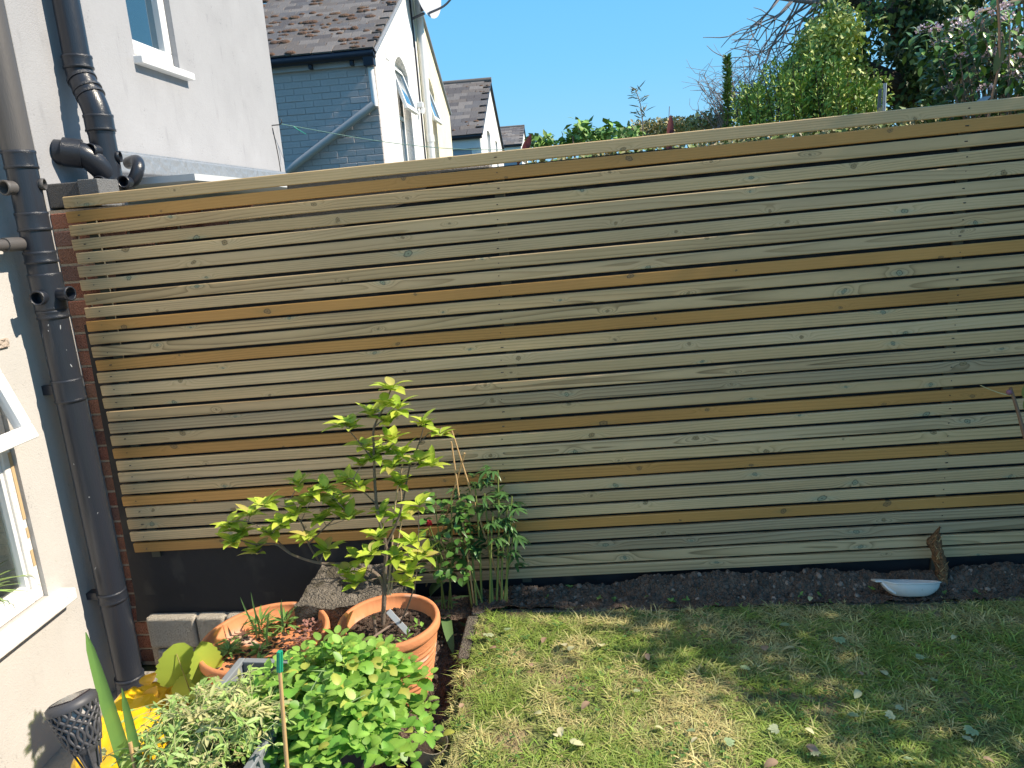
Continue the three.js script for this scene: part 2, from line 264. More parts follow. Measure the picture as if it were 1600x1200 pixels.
// black weed membrane behind the slats
{
  const sh = new THREE.Shape(); const lineY = (x, n) => TOP1 - n * PITCH + .0254 * x;
  const top = [[-2.135, lineY(-2.1, 9.3)], [-1.98, lineY(-2, 9.1)], [-1.93, lineY(-1.9, 4.3)], [-1.4, lineY(-1.4, 3.4)], [-1.0, lineY(-1.0, 4.2)], [-.62, lineY(-.6, 2.6)], [-.5, lineY(-.5, .95)], [.45, lineY(.45, .92)], [.5, lineY(.5, 1.8)], [4.5, lineY(4.5, 1.9)]];
  sh.moveTo(-2.155, -.02); sh.lineTo(...top[0]); for (const q of top.slice(1)) sh.lineTo(...q); sh.lineTo(4.5, -.06);
  for (const q of [[0, -.07], [-.8, -.13], [-1.35, -.125], [-1.7, -.112], [-1.95, -.108], [-2.1, -.135], [-2.17, -.14]]) sh.lineTo(...q);
  const g = new THREE.ExtrudeGeometry(sh, { depth: .002, bevelEnabled: false, curveSegments: 4 });
  let p = g.attributes.position; for (let i = 0; i < p.count; i++) { const x = p.getX(i), y = p.getY(i); p.setZ(i, p.getZ(i) - 3.0365 + .006 * sstep(.25, -.1, y) * vn(x * 6 + 9, 3.3)); }
  solo('weed_membrane', uvWorld(g), M.membrane, 'black weed membrane sheet hanging below the left end of slats', 'membrane');
}
// brick boundary wall behind the fence
{
  const wall = thing('boundary_wall', 'red brick boundary wall behind fence, pale blocks at its foot', 'wall');
  part('mortar_core', box(-2.2, -.3, LOW - .02, 1.795, -3.27, -3.053, .5), M.mortar, wall);
  const bm = [[.30, .125, .085], [.25, .10, .075], [.33, .15, .10], [.20, .11, .095], [.27, .14, .10], [.17, .085, .07]].map(c => std(c, .92, { map: wallTex, bumpMap: rep(bRough, 4), bumpScale: .01 }));
  const bg = new Map(); const brickGeo = l => { if (!bg.has(l)) bg.set(l, uvWorld(new RoundedBoxGeometry(l, .064, .05, 2, .005), .6)); return bg.get(l); };
  for (let c = 0; c < 29; c++) {
    const y = LOW + .034 + c * .0745; if (y > 1.8) break; let x = -2.198; const half = c % 2;
    for (let k = 0; k < 4; k++) { const l = k === 0 && half ? .102 : .215; const m = part('brick', brickGeo(l), bm[(rnd() * 6) | 0], wall); m.position.set(x + l / 2, y, -3.0725 + rr(-.002, .002)); m.rotation.set(0, rr(-.006, .006), rr(-.008, .008)); x += l + .0105; }
  }
  const blk = std([.50, .46, .39], .97, { map: wallTex, bumpMap: rep(bPit, 4), bumpScale: .014 });
  const core = part('block_mortar', box(-2.09, -1.2, LOW, -.10, -3.04, -2.99, .5), M.mortar, wall);
  for (const [a, b, y0, y1] of [[-2.085, -1.845, -.25, -.09], [-1.838, -1.70, -.25, -.09], [-1.693, -1.45, -.25, -.09], [-1.443, -1.2, -.25, -.09], [-2.06, -1.74, -.37, -.258], [-1.732, -1.4, -.37, -.258]]) part('concrete_block', rbox(a, b, y0, y1, -3.03, -2.972 + rr(-.004, .004), .016, .4), blk, wall);
  part('render_coping', rbox(-1.15, -.3, 1.60, 1.845, -3.2, -3.047, .01, .4), std([.36, .34, .33], .97, { map: wallTex, bumpMap: rep(bPit, 4), bumpScale: .02 }), wall);
  part('felt_coping', rbox(-2.198, -2.0, 1.805, 1.905, -3.29, -3.06, .006, .5), M.felt, wall);
  part('felt_flap', rbox(-2.05, -1.96, 1.80, 1.912, -3.2, -3.052, .004, .5), std([.17, .175, .18], .9, { bumpMap: rep(bRough, 6), bumpScale: .006 }), wall);
}

// ---------------------------------------------------------------- own house, left
{
  const h = thing('house_wall', 'beige rendered house wall with white window at the left edge', 'house');
  const z1 = -3.045, z0 = 1.6, wz0 = -2.575, wz1 = -1.72, wy0 = .255, wy1 = 1.27, xi = WALLX - .26;
  const w = [box(xi, WALLX, LOW - .02, wy0, z1, z0), box(xi, WALLX, wy1, 4.6, z1, z0), box(xi, WALLX, wy0, wy1, z1, wz0), box(xi, WALLX, wy0, wy1, wz1, z0)];
  part('render_wall', join(w), M.beige, h);
  const win = part('window', join([rbox(-2.275, -2.215, wy0 + .004, wy1 - .004, wz0 + .003, wz0 + .05, .006), rbox(-2.275, -2.215, wy0 + .004, wy0 + .06, wz0 + .05, wz1 - .05, .006), rbox(-2.275, -2.215, .885, .94, wz0 + .05, wz1 - .05, .006), rbox(-2.275, -2.215, wy1 - .05, wy1 - .004, wz0 + .05, wz1 - .05, .006), rbox(-2.275, -2.215, wy0 + .004, wy1 - .004, wz1 - .05, wz1 - .003, .006)]), M.timberPaint, h, { label: 'peeling white painted timber window frame' });
  part('window_pane', box(-2.252, -2.248, wy0 + .06, .885, wz0 + .05, wz1 - .05), M.glass, win);
  part('glazing_bead', join([rbox(-2.262, -2.226, wy0 + .06, .885, wz0 + .05, wz0 + .066, .004), rbox(-2.262, -2.226, wy0 + .06, wy0 + .078, wz0 + .066, wz1 - .06, .004)]), M.upvc, win);
  part('peeled_strip', join([rbox(-2.2135, -2.212, .60, .88, wz0 + .006, wz0 + .022, .0006), rbox(-2.2135, -2.212, .40, .47, wz0 + .01, wz0 + .024, .0006), rbox(-2.2135, -2.212, .52, .565, wz0 + .008, wz0 + .02, .0006)]), std([.50, .36, .20], .9), win);
  part('window_sill', rbox(-2.27, -2.135, .198, .252, -2.655, -1.6, .01), M.timberPaint, h);
  // top-hung vent, pushed open
  const sash = new THREE.Group(); sash.name = 'open_vent'; h.add(sash); sash.position.set(-2.21, 1.235, 0); sash.rotation.z = .34;
  part('vent_frame', join([rbox(-.022, .022, -.325, -.265, wz0 + .0, wz1, .006), rbox(-.022, .022, -.05, 0, wz0, wz1, .006), rbox(-.022, .022, -.265, -.05, wz0, wz0 + .05, .006), rbox(-.022, .022, -.265, -.05, wz1 - .05, wz1, .006)]), M.upvc, sash);
  part('window_pane', box(-.003, .003, -.265, -.05, wz0 + .05, wz1 - .05), M.glass, sash);
  part('lintel_board', rbox(-2.23, -2.188, 1.28, 1.315, -2.66, -1.6, .004), std([.42, .35, .29], .9, { bumpMap: rep(bRough, 3), bumpScale: .012 }), h);
  // room behind the window
  const room = std([.44, .50, .38], .9);
  part('room', join([box(-3.6, xi, .0, .02, -2.9, 0), box(-3.6, xi, 2.3, 2.32, -2.9, 0), box(-3.62, -3.6, 0, 2.3, -2.9, 0), box(-3.6, xi, 0, 2.3, -2.92, -2.9), box(-3.6, xi, 0, 2.3, 0, .02)]), room, h);
  part('inner_board', rbox(-2.46, -2.276, .235, .255, wz0 + .01, wz1 - .01, .004), M.upvc, h);
}
{ // spider plant on the inner window board
  const t = thing('spider_plant', 'arching striped green house plant standing inside the left window', 'plant', { pos: [-2.36, .257, -2.36] });
  part('flower_pot', new THREE.LatheGeometry([[0, 0], [.04, 0], [.055, .09], [.06, .09], [.06, .1], [.05, .1], [.045, .08], [0, .08]].map(a => new THREE.Vector2(...a)), 20), std([.55, .53, .5], .4), t);
  const L = new Leaves(); for (let i = 0; i < 34; i++) { const a = rr(0, 6.28), e = rr(.5, 1.6); L.add(V(0, .08, 0), V(Math.cos(a) * .8, e, Math.sin(a)), V(-Math.cos(a), .6, -Math.sin(a)), rr(.18, .34), .013, jit([.24, .36, .10], .2), { seg: 7, curl: rr(.5, 1), fold: .3, rib: 1.5 }); }
  part('leaves', L.geo(), L_soft, t);
}

// ---------------------------------------------------------------- soil pipes
const tubeV = (x, z, y0, y1, r, n = 28) => cyl(V(x, y0, z), V(x, y1, z), r, r, n);
function collar(x, z, y0, y1, r, lip = .0045) { const P = [[r - .004, y0], [r + lip, y0], [r + lip, y0 + .009], [r + lip * .45, y0 + .012], [r + lip * .45, y1 - .012], [r + lip, y1 - .009], [r + lip, y1], [r - .004, y1]]; return new THREE.LatheGeometry(P.map(a => new THREE.Vector2(...a)), 32).translate(x, 0, z); }
function stub(p, dir, len, r) { // open socket: rim, bore
  const q = p.clone().addScaledVector(dir, len), G = [[r - .004, -.01], [r, 0], [r, len - .012], [r + .003, len - .012], [r + .003, len], [r - .004, len], [r - .004, len - .05], [0, len - .05]];
  return new THREE.LatheGeometry(G.map(a => new THREE.Vector2(...a)), 24).applyQuaternion(new THREE.Quaternion().setFromUnitVectors(V(0, 1, 0), dir)).translate(p.x, p.y, p.z);
}
{
  const X = -2.093, Z = -2.8, R = .055, t = thing('soil_pipe', 'tall black plastic soil pipe running full height down beige wall', 'pipe');
  part('pipe', tubeV(X, Z, -.30, 1.97, R), M.plastic, t); part('upper_pipe', tubeV(X, Z, 1.97, 4.4, R + .001), M.plasticWorn, t, { label: 'greyish weathered upper length of pipe' });
  for (const [a, b] of [[1.945, 2.012], [1.71, 1.782], [1.585, 1.632], [1.365, 1.40], [1.02, 1.115], [.105, .155]]) part('pipe_collar', collar(X, Z, a, b, R), M.plastic, t);
  part('boss_sleeve', collar(X, Z, 1.40, 1.545, R + .003, .002), M.plastic, t);
  const d = (x, z) => V(x, 0, z).normalize();
  part('boss_socket', stub(V(X, 1.455, Z).addScaledVector(d(.2, 1), .045), d(.2, 1), .05, .026), M.plastic, t);
  part('boss_socket', stub(V(X, 1.46, Z).addScaledVector(d(1, .12), .045), d(1, .12), .06, .026), M.plastic, t);
  part('boss_socket', stub(V(X, 1.875, Z).addScaledVector(d(-.25, 1), .045), d(-.25, 1), .045, .026), M.plasticWorn, t);
  part('boss_socket', stub(V(X, 1.885, Z).addScaledVector(d(1, -.3), .04), d(1, -.3), .03, .02), M.plasticWorn, t);
  part('waste_pipe', join([cyl(V(X - .03, 1.665, -2.78), V(X - .03, 1.665, -1.2), .021, .021, 18), cyl(V(X - .03, 1.665, -2.77), V(X - .03, 1.665, -2.66), .0265, .0265, 18)]), M.plasticWorn, t, { label: 'thin grey waste pipe joining from the left' });
  part('foot_bend', join([limb([V(X, -.29, Z), V(X, -.33, Z + .005), V(X + .01, -.375, Z + .03)], .062, .062, 18), collar(X, Z, -.32, -.27, .058)]), M.plastic, t);
  part('wall_bracket', box(WALLX, X - .03, 1.05, 1.09, Z - .012, Z + .012), M.plastic, t); part('wall_bracket', box(WALLX, X - .03, .12, .15, Z - .02, Z + .02), M.plastic, t);
  const sc = []; for (let i = 0; i < 13; i++) { const a = rr(-.9, 1.2), y = rnd() < .6 ? rr(.25, 1.0) : rr(1.15, 1.35), q = V(X + Math.sin(a) * (R + .0006), y, Z + Math.cos(a) * (R + .0006)); sc.push(uvWorld(new THREE.SphereGeometry(1, 6, 4).scale(rr(.001, .0025), rr(.002, .010), .0006).rotateZ(rr(-.8, .8)).rotateY(a).translate(q.x, q.y, q.z))); }
  part('paint_scuffs', join(sc), M.scuff, t, { kind: 'stuff' });
}
{
  const Z = -3.33, XU = -2.125, XL = -2.062, R = .055, t = thing('neighbour_soil_pipe', 'black branching soil pipe with bend beyond the left fence end', 'pipe');
  part('upper_pipe', tubeV(XU, Z, 2.42, 4.2, R), M.plastic, t);
  part('offset_bend', limb([V(XU, 2.45, Z), V(XU, 2.38, Z), V(XU + .022, 2.32, Z + .012), V(XL - .012, 2.25, Z + .022), V(XL, 2.19, Z + .024), V(XL, 2.12, Z + .024)], R + .002, R + .002, 28, 20), M.plastic, t);
  for (const [x, a, b] of [[XU, 2.40, 2.455], [XL, 2.13, 2.20]]) part('pipe_collar', collar(x, x === XL ? Z + .024 : Z, a, b, R + .003), M.plastic, t);
  for (const [p, q] of [[V(XU + .004, 2.362, Z + .002), V(XU + .010, 2.350, Z + .005)], [V(XU + .026, 2.315, Z + .011), V(XU + .031, 2.305, Z + .013)], [V(XU + .038, 2.288, Z + .016), V(XU + .043, 2.278, Z + .018)]]) part('seal_ring', cyl(p, q, R + .007, R + .007, 28), M.plastic, t);
  part('lower_pipe', tubeV(XL, Z + .024, LOW, 2.14, R), M.plastic, t);
  part('branch', join([limb([V(XL, 1.93, Z + .024), V(XL - .015, 1.985, Z + .07), V(XL - .05, 2.03, Z + .11), V(-2.21, 2.045, Z + .15)], .05, .054, 24, 16)]), M.plastic, t);
  part('branch_socket', cyl(V(XL - .05, 2.032, Z + .112), V(XL - .115, 2.044, Z + .142), .062, .062, 26), M.plastic, t);
  part('boss_socket', stub(V(XL, 2.045, Z + .06), V(-.1, .0, 1).normalize(), .06, .026), M.plastic, t);
  part('boss_socket', stub(V(XL + .04, 2.02, Z + .02), V(1, 0, -.2).normalize(), .025, .022), M.plastic, t);
  part('boss_socket', stub(V(XL, 1.905, Z + .06), V(.1, 0, 1).normalize(), .06, .028), M.plastic, t);
  part('boss_socket', stub(V(XL + .095, 1.905, Z + .04), V(.1, 0, 1).normalize(), .05, .024), M.plastic, t);
  part('side_bend', limb([V(XL + .02, 1.90, Z), V(XL + .09, 1.91, Z), V(XL + .12, 1.96, Z - .01), V(XL + .10, 2.0, Z - .05), V(XL + .03, 2.0, Z - .1)], .028, .028, 18, 18), M.plastic, t);
}

// ---------------------------------------------------------------- neighbour house A (same gable as own house)
{
  const h = thing('neighbour_house', 'pale grey rendered neighbour house wall behind the soil pipes', 'house');
  const zA = -3.045, zB = -5.85, oz0 = -4.405, oz1 = -3.945, oy0 = 2.575, oy1 = 3.7, xi = WALLX - .25;
  part('render_wall', join([box(-5, WALLX, LOW, oy0, zB, zA - .001), box(xi, WALLX, oy0, oy1, oz1, zA - .001), box(xi, WALLX, oy0, oy1, zB, oz0), box(xi, WALLX, oy1, 4.6, zB, zA - .001), box(-5, xi - .3, oy0, 4.6, zB, zA)]), M.paleRender, h);
  const win = part('window', join([rbox(-2.30, -2.232, oy0 + .03, oy0 + .1, oz0 + .003, oz1 - .003, .006), rbox(-2.30, -2.232, oy0 + .1, oy1, oz0 + .003, oz0 + .068, .006), rbox(-2.30, -2.232, oy0 + .1, oy1, oz1 - .045, oz1 - .003, .006)]), M.upvc, h);
  part('window_pane', box(-2.275, -2.27, oy0 + .1, oy1, oz0 + .068, oz1 - .045), M.glassDark, win);
  part('window_sill', rbox(-2.26, -2.15, 2.538, 2.578, -4.475, -3.925, .006), M.upvc, h);
  part('lead_flashing', join([rbox(-2.2, -2.165, 1.975, 2.075, zB + .02, -3.42, .012), rbox(-2.205, -2.19, 2.06, 2.085, zB + .02, -3.42, .004)]), M.lead, h);
  part('flat_roof', box(-2.19, -1.72, 1.90, 1.93, zB, -3.42), M.roofWhite, h);
  part('line_hook', join([cyl(V(-2.2, 2.42, -5.70), V(-2.14, 2.42, -5.70), .004, .004, 8), limb([V(-2.14, 2.42, -5.7), V(-2.12, 2.435, -5.7), V(-2.125, 2.46, -5.7)], .004, .004, 6)]), M.screw, h);
  part('vent_wire', limb([V(-2.197, 2.40, -5.70), V(-2.197, 2.2, -5.74), V(-2.197, 2.0, -5.75)], .003, .003, 6), M.screw, h);
}
// ---------------------------------------------------------------- far houses
const slateMats = [[.15, .135, .13], [.20, .18, .17], [.115, .102, .102], [.23, .205, .19], [.165, .14, .125], [.14, .132, .135]].map(c => std(c, .85, { bumpMap: rep(bRough, 3), bumpScale: .008, map: wallTex }));
const mossMats = [std([.15, .085, .055], .98, { bumpMap: rep(bRough, 4), bumpScale: .02 }), std([.17, .10, .06], .98, { bumpMap: rep(bRough, 4), bumpScale: .02 }), std([.12, .075, .05], .98)];
function slateRoof(parent, x0, x1, zE, yE, zR, yR, rowLen, w, moss) { // slope facing +z
  const roof = part('roof', (() => { const s = new THREE.Shape(); s.moveTo(zE, yE); s.lineTo(zR, yR); s.lineTo(2 * zR - zE, yE); s.closePath(); const g = new THREE.ExtrudeGeometry(s, { depth: x1 - x0 - .36, bevelEnabled: false }); g.rotateY(-Math.PI / 2); return uvWorld(g.translate(x1 - .36, -.03, 0)); })(), slateMats[2], parent);
  const len = Math.hypot(zR - zE, yR - yE), n = Math.ceil(len / rowLen), ang = Math.atan2(yR - yE, zE - zR), geo = uvWorld(new RoundedBoxGeometry(w - .01, .02, rowLen * 1.25, 1, .004), .4), mg = new THREE.DodecahedronGeometry(1, 1);
  const mossG = [[], []];
  for (let r = 0; r < n; r++) for (let x = x1 - (r % 2 ? w * .5 : 0); x > x0; x -= w) {
    const t = (r + .5) / n, m = part('slate', geo, slateMats[(rnd() * 6) | 0], roof); m.position.set(x - w / 2 - (x === x1 && r % 2 === 0 ? 0 : 0), lerp(yE, yR, t) + .016 + rr(-.002, .004), lerp(zE, zR, t) + .01); m.rotation.set(ang + .035 + rr(-.012, .012), 0, rr(-.01, .01));
    if (rnd() < moss) for (let k = 0; k < 1 + rnd() * 3; k++) { const s = rr(.015, .055); mossG[rnd() < .75 ? 0 : 1].push(uvWorld(mg.clone().scale(s * rr(.9, 1.6), s * .55, s * .9).rotateX(ang).translate(x - rr(0, w), m.position.y + .012 + rowLen * .4 * -Math.sin(ang), m.position.z + rowLen * .4 * Math.cos(ang)))); }
  }
  mossG.forEach((l, i) => { if (l.length) part('moss', join(l), mossMats[i], roof, { kind: 'stuff', label: 'rusty brown moss tufts on slates' }); });
  const rg = part('ridge_tiles', cyl(V(x0, yR + .01, zR), V(x1, yR + .01, zR), .09, .09, 10), slateMats[4], roof);
  return roof;
}
function gable(z0, z1, zc, y0, yE, yA, x, depth) { const s = new THREE.Shape(); s.moveTo(z0, y0); s.lineTo(z1, y0); s.lineTo(z1, z1 === zc ? yA : yE); if (z1 !== zc && z0 !== zc) s.lineTo(zc, yA); s.lineTo(z0, z0 === zc ? yA : yE); s.closePath(); return s; }
function archHole(za, zb, y0, ys, yt) { const h = new THREE.Path(); h.moveTo(za, y0); h.lineTo(za, ys); h.quadraticCurveTo((za + zb) / 2, 2 * yt - ys, zb, ys); h.lineTo(zb, y0); h.closePath(); return h; }
const extrudeX = (s, d, x) => uvWorld(new THREE.ExtrudeGeometry(s, { depth: d, bevelEnabled: false, curveSegments: 10 }).rotateY(-Math.PI / 2).translate(x, 0, 0)); // shape x -> world z, mirrored depth towards -x
{
  const zE = -9.18, zR = -12.05, zF = -14.92, yE = 3.60, yA = 5.22, x = WALLX;
  const h = thing('gabled_house', 'white and cream gabled house with blue grey side and mossy slate roof', 'house');
  // half gables with real window openings
  const sW = gable(zR, zE - .04, zR, LOW, yE, yA), sC = gable(zF, zR, zR, LOW, yE, yA);
  sW.holes.push(archHole(-11.13, -10.3, 1.6, 3.66, 3.84)); sC.holes.push(archHole(-13.3, -12.5, 1.6, 3.72, 3.93));
  part('white_gable', extrudeX(sW, .26, x), M.whitePaint, h, { label: 'white painted half of gable' });
  part('cream_gable', extrudeX(sC, .26, x), M.creamPaint, h, { label: 'cream painted half of gable' });
  part('rear_core', box(-5, x - .5, LOW, yE - .02, zF, zE - .12), M.blueJoint, h);
  // painted brick side wall, brick by brick
  const side = part('side_wall', box(-5, x - .002, LOW, 3.5, zE - .11, zE - .006), M.blueJoint, h, { label: 'blue grey painted brick side wall' });
  const bg = uvWorld(new RoundedBoxGeometry(.217, .067, .03, 1, .004), .5), bh = uvWorld(new RoundedBoxGeometry(.105, .067, .03, 1, .004), .5);
  for (let c = 0; c < 18; c++) for (let xx = x - .003, k = 0; xx > -3.75; k++) { const l = (k === 0 && c % 2) ? .105 : .217, m = part('brick', l > .2 ? bg : bh, M.bluePaint, side); m.position.set(xx - l / 2, 2.12 + c * .075, zE - .0145 + rr(-.0025, .003)); m.rotation.z = rr(-.006, .006); xx -= l + .009; }
  part('soffit_board', box(-5, x - .01, 3.47, 3.585, zE - .05, zE + .035), std([.50, .51, .53], .7), h);
  const gut = part('gutter', limb([V(-5, 3.565, zE + .1), V(-3, 3.57, zE + .1), V(x + .04, 3.575, zE + .1)], .055, .055, 14), M.gutter, h);
  for (const gx of [-2.95, -2.45]) part('gutter_bracket', box(gx - .02, gx + .02, 3.47, 3.56, zE + .02, zE + .1), M.gutter, gut);
  part('gutter_outlet', rbox(x - .10, x + .03, 3.44, 3.60, zE + .03, zE + .14, .01), M.gutter, gut);
  slateRoof(h, -4.1, x + .05, zE + .12, yE + .02, zR, yA + .04, .155, .25, .45);
  part('verge_strip', join([cyl(V(x + .015, yE + .0, zE + .02), V(x + .015, yA - .01, zR), .03, .03, 6), cyl(V(x + .015, yE, zF - .02), V(x + .015, yA - .01, zR), .03, .03, 6)]), M.lead, h);
  part('diagonal_pipe', limb([V(-2.24, 3.02, zE + .06), V(-2.3, 2.98, zE + .07), V(-2.9, 2.63, zE + .07), V(-3.6, 2.22, zE + .07)], .045, .045, 14), std([.46, .45, .44], .55), h);
  part('corner_pipe', cyl(V(x - .04, 3.45, zE + .045), V(x - .03, 3.0, zE + .045), .035, .035, 14), M.upvc, h);
  part('downpipe', join([cyl(V(x + .07, LOW, zR - .08), V(x + .07, 5.25, zR - .08), .055, .055, 18), cyl(V(x + .07, 2.84, zR - .08), V(x + .07, 2.94, zR - .08), .066, .066, 18)]), M.upvc, h, { label: 'white downpipe between the two gable halves' });
  part('wire', limb([V(x + .012, 5.1, -11.75), V(x + .012, 4.4, -11.82), V(x + .012, 3.2, -11.86), V(x + .012, 2.2, -11.88)], .014, .014, 6), M.gutter, h);
  part('air_vent', rbox(x - .01, x + .008, 3.66, 3.86, -9.98, -9.82, .003), M.whitePaint, h);
  part('sensor', join([rbox(x, x + .09, 3.3, 3.38, -11.72, -11.62, .01), cyl(V(x + .06, 3.22, -11.66), V(x + .09, 3.3, -11.66), .04, .03, 10)]), M.upvc, h);
  for (const [za, zb, yt, yl] of [[-11.13, -10.3, 3.84, 3.1], [-13.3, -12.5, 3.93, 3.18]]) {
    const xf = x - .10, w = part('window', join([rbox(xf - .05, xf, 1.6, yt - .1, za + .004, za + .06, .004), rbox(xf - .05, xf, 1.6, yt - .1, zb - .06, zb - .004, .004), rbox(xf - .05, xf, yl - .06, yl, za + .06, zb - .06, .004), rbox(xf - .05, xf, yt - .17, yt - .02, za + .05, zb - .05, .004), rbox(xf - .05, xf, 1.6, yl - .06, (za + zb) / 2 - .03, (za + zb) / 2 + .03, .004)]), M.upvc, h);
    part('window_pane', box(xf - .03, xf - .02, 1.6, yt, za + .05, zb - .05), M.glassDark, w);
    const s = new THREE.Group(); s.name = 'open_vent'; h.add(s); s.position.set(xf + .015, yt - .14, 0); s.rotation.z = .30;
    part('vent_frame', join([rbox(-.02, .025, -.6, -.53, za + .05, zb - .05, .004), rbox(-.02, .025, -.05, 0, za + .05, zb - .05, .004), rbox(-.02, .025, -.53, -.05, za + .05, za + .11, .004), rbox(-.02, .025, -.53, -.05, zb - .11, zb - .05, .004)]), M.upvc, s);
    part('window_pane', box(-.004, .004, -.53, -.05, za + .11, zb - .11), M.glassDark, s);
  }
}
{ // satellite dish on the gable
  const t = thing('satellite_dish', 'pale grey satellite dish on the white gable of far house', 'satellite dish', { pos: [WALLX + .22, 5.0, -11.9] });
  const dish = new THREE.LatheGeometry(Array.from({ length: 9 }, (_, i) => new THREE.Vector2(i / 8 * .42 + .0001, (i / 8) ** 2 * .06)), 32).rotateX(Math.PI / 2).rotateY(1.25).rotateX(-.15);
  part('reflector', dish, std([.45, .46, .49], .5, { side: THREE.DoubleSide }), t);
  part('arm', limb([V(.02, -.36, .04), V(.30, -.27, .06), V(.46, -.14, .08)], .018, .016, 8), std([.12, .12, .14], .5), t);
  part('receiver', rbox(.42, .54, -.16, .0, .03, .13, .02), std([.16, .07, .07], .5), t);
  part('mount', join([cyl(V(-.3, -.02, 0), V(-.06, -.02, -.02), .03, .03, 10), cyl(V(-.06, -.3, -.02), V(-.06, .1, -.02), .025, .025, 10), cyl(V(-.3, -.42, 0), V(-.02, -.34, .02), .02, .02, 8)]), std([.10, .10, .12], .5), t);
}
for (const [zE, zR, yE, yA, nm, lb, wins] of [[-20.1, -23.6, 3.72, 5.55, 'far_house', 'distant white gabled house with plain slate roof behind cream gable', [[-22.75, -21.9, 2.4, 4.02], [-25.0, -24.35, 2.9, 3.95]]], [-38.6, -41.6, 5.0, 6.1, 'farthest_house', 'small slate roof peeping above fence beyond white far house', []]]) {
  const h = thing(nm, lb, 'house'), zF = 2 * zR - zE, s = gable(zF, zE, zR, LOW, yE, yA); for (const [a, b, c, d] of wins) s.holes.push(archHole(a, b, c, d - .06, d));
  part('white_gable', extrudeX(s, .26, WALLX), M.whitePaint, h);
  part('side_wall', box(-6, WALLX - .27, LOW, yE - .05, zF + .01, zE - .01), std([.30, .36, .43], .8, { map: wallTex }), h);
  part('fascia', box(-6, WALLX - .01, yE - .34, yE - .1, zE - .01, zE + .05), std([.62, .63, .64], .7), h);
  part('gutter', limb([V(-6, yE - .05, zE + .11), V(-4, yE - .05, zE + .11), V(WALLX + .05, yE - .05, zE + .11)], .07, .07, 10), M.gutter, h);
  slateRoof(h, zE < -30 ? -4.2 : -4.4, WALLX + .08, zE + .15, yE, zR, yA + .04, .27, .42, .14);
  part('verge_strip', join([cyl(V(WALLX + .03, yE, zE + .05), V(WALLX + .03, yA, zR), .05, .05, 6), cyl(V(WALLX + .03, yE, zF), V(WALLX + .03, yA, zR), .05, .05, 6)]), M.gutter, h);
  for (const [a, b, c, d] of wins) { const w = part('window', join([rbox(-2.34, -2.29, c, d, a, a + .07, .004), rbox(-2.34, -2.29, c, d, b - .07, b, .004), rbox(-2.34, -2.29, d - .5, d - .42, a + .07, b - .07, .004)]), M.upvc, h); part('window_pane', box(-2.335, -2.325, c, d, a + .05, b - .05), M.glassDark, w); }
}
// washing line
solo('washing_line', limb([V(-2.13, 2.425, -5.7), V(-1.5, 2.30, -6.3), V(-.9, 2.24, -6.9), V(-.2, 2.26, -7.6), V(2.4, 2.6, -10)], .003, .003, 6, 40), std([.05, .16, .14], .5), 'thin green washing line stretched from hook on grey house', 'washing line');
{ const L = new Leaves(); solo('line_tail', limb([V(-2.06, 2.41, -5.77), V(-2.03, 2.385, -5.78), V(-1.97, 2.345, -5.78)], .005, .003, 6), std([.02, .25, .19], .5), 'loose green cord end hanging by the line hook', 'cord'); }

// ---------------------------------------------------------------- potted plants, lower left
const terra = texture(512, 512, (u, v) => { const a = fbm(u * 6, v * 6, 6, 4), f = fbm(u * 70, v * 70, 70, 2), w = sstep(.62, .75, fbm(u * 9 + 4, v * 14 + 2, 9, 4)); let c = [.60, .235, .10].map(k => k * (.82 + .3 * a + .12 * (f - .5))); return mixc(c, [.62, .47, .37], w * .7); });
const M_terra = std(null, .82, { map: terra, bumpMap: rep(bFine, 2), bumpScale: .001 });
function ribbedPot(R, H, base) { // lathe with turned rings down the side
  const P = [[0, 0], [base * .96, 0], [base, .008]]; const n = 60; for (let i = 1; i <= n; i++) { const t = i / n, r = lerp(base, R - .012, Math.pow(t, .75)); P.push([r + (t < .86 ? .0022 * Math.sin(t * 75) : 0), .008 + (H - .05) * t]); }
  P.push([R - .001, H - .036], [R, H - .026], [R, H - .01], [R - .004, H], [R - .016, H], [R - .02, H - .008], [R - .028, H - .06], [0, H - .065]); return new THREE.LatheGeometry(P.map(a => new THREE.Vector2(...a)), 64);
}
function compost(R, y, seedN, chips) { const g = new THREE.CircleGeometry(R, 48).rotateX(-Math.PI / 2), out = [uvWorld(g.translate(0, y, 0), .4)]; for (let i = 0; i < chips; i++) { const a = rr(0, 6.28), r = R * Math.sqrt(rnd()) * .96, s = rr(.004, .012); out.push(uvWorld(new THREE.DodecahedronGeometry(s, 0).scale(1, rr(.3, .8), rr(.5, 1)).rotateY(rr(0, 6)).translate(Math.cos(a) * r, y + rr(0, .008), Math.sin(a) * r), .1)); } return join(out); }
const M_bark2 = std([.115, .075, .056], .95, { map: wallTex, bumpMap: rep(bRough, 4), bumpScale: .008 });
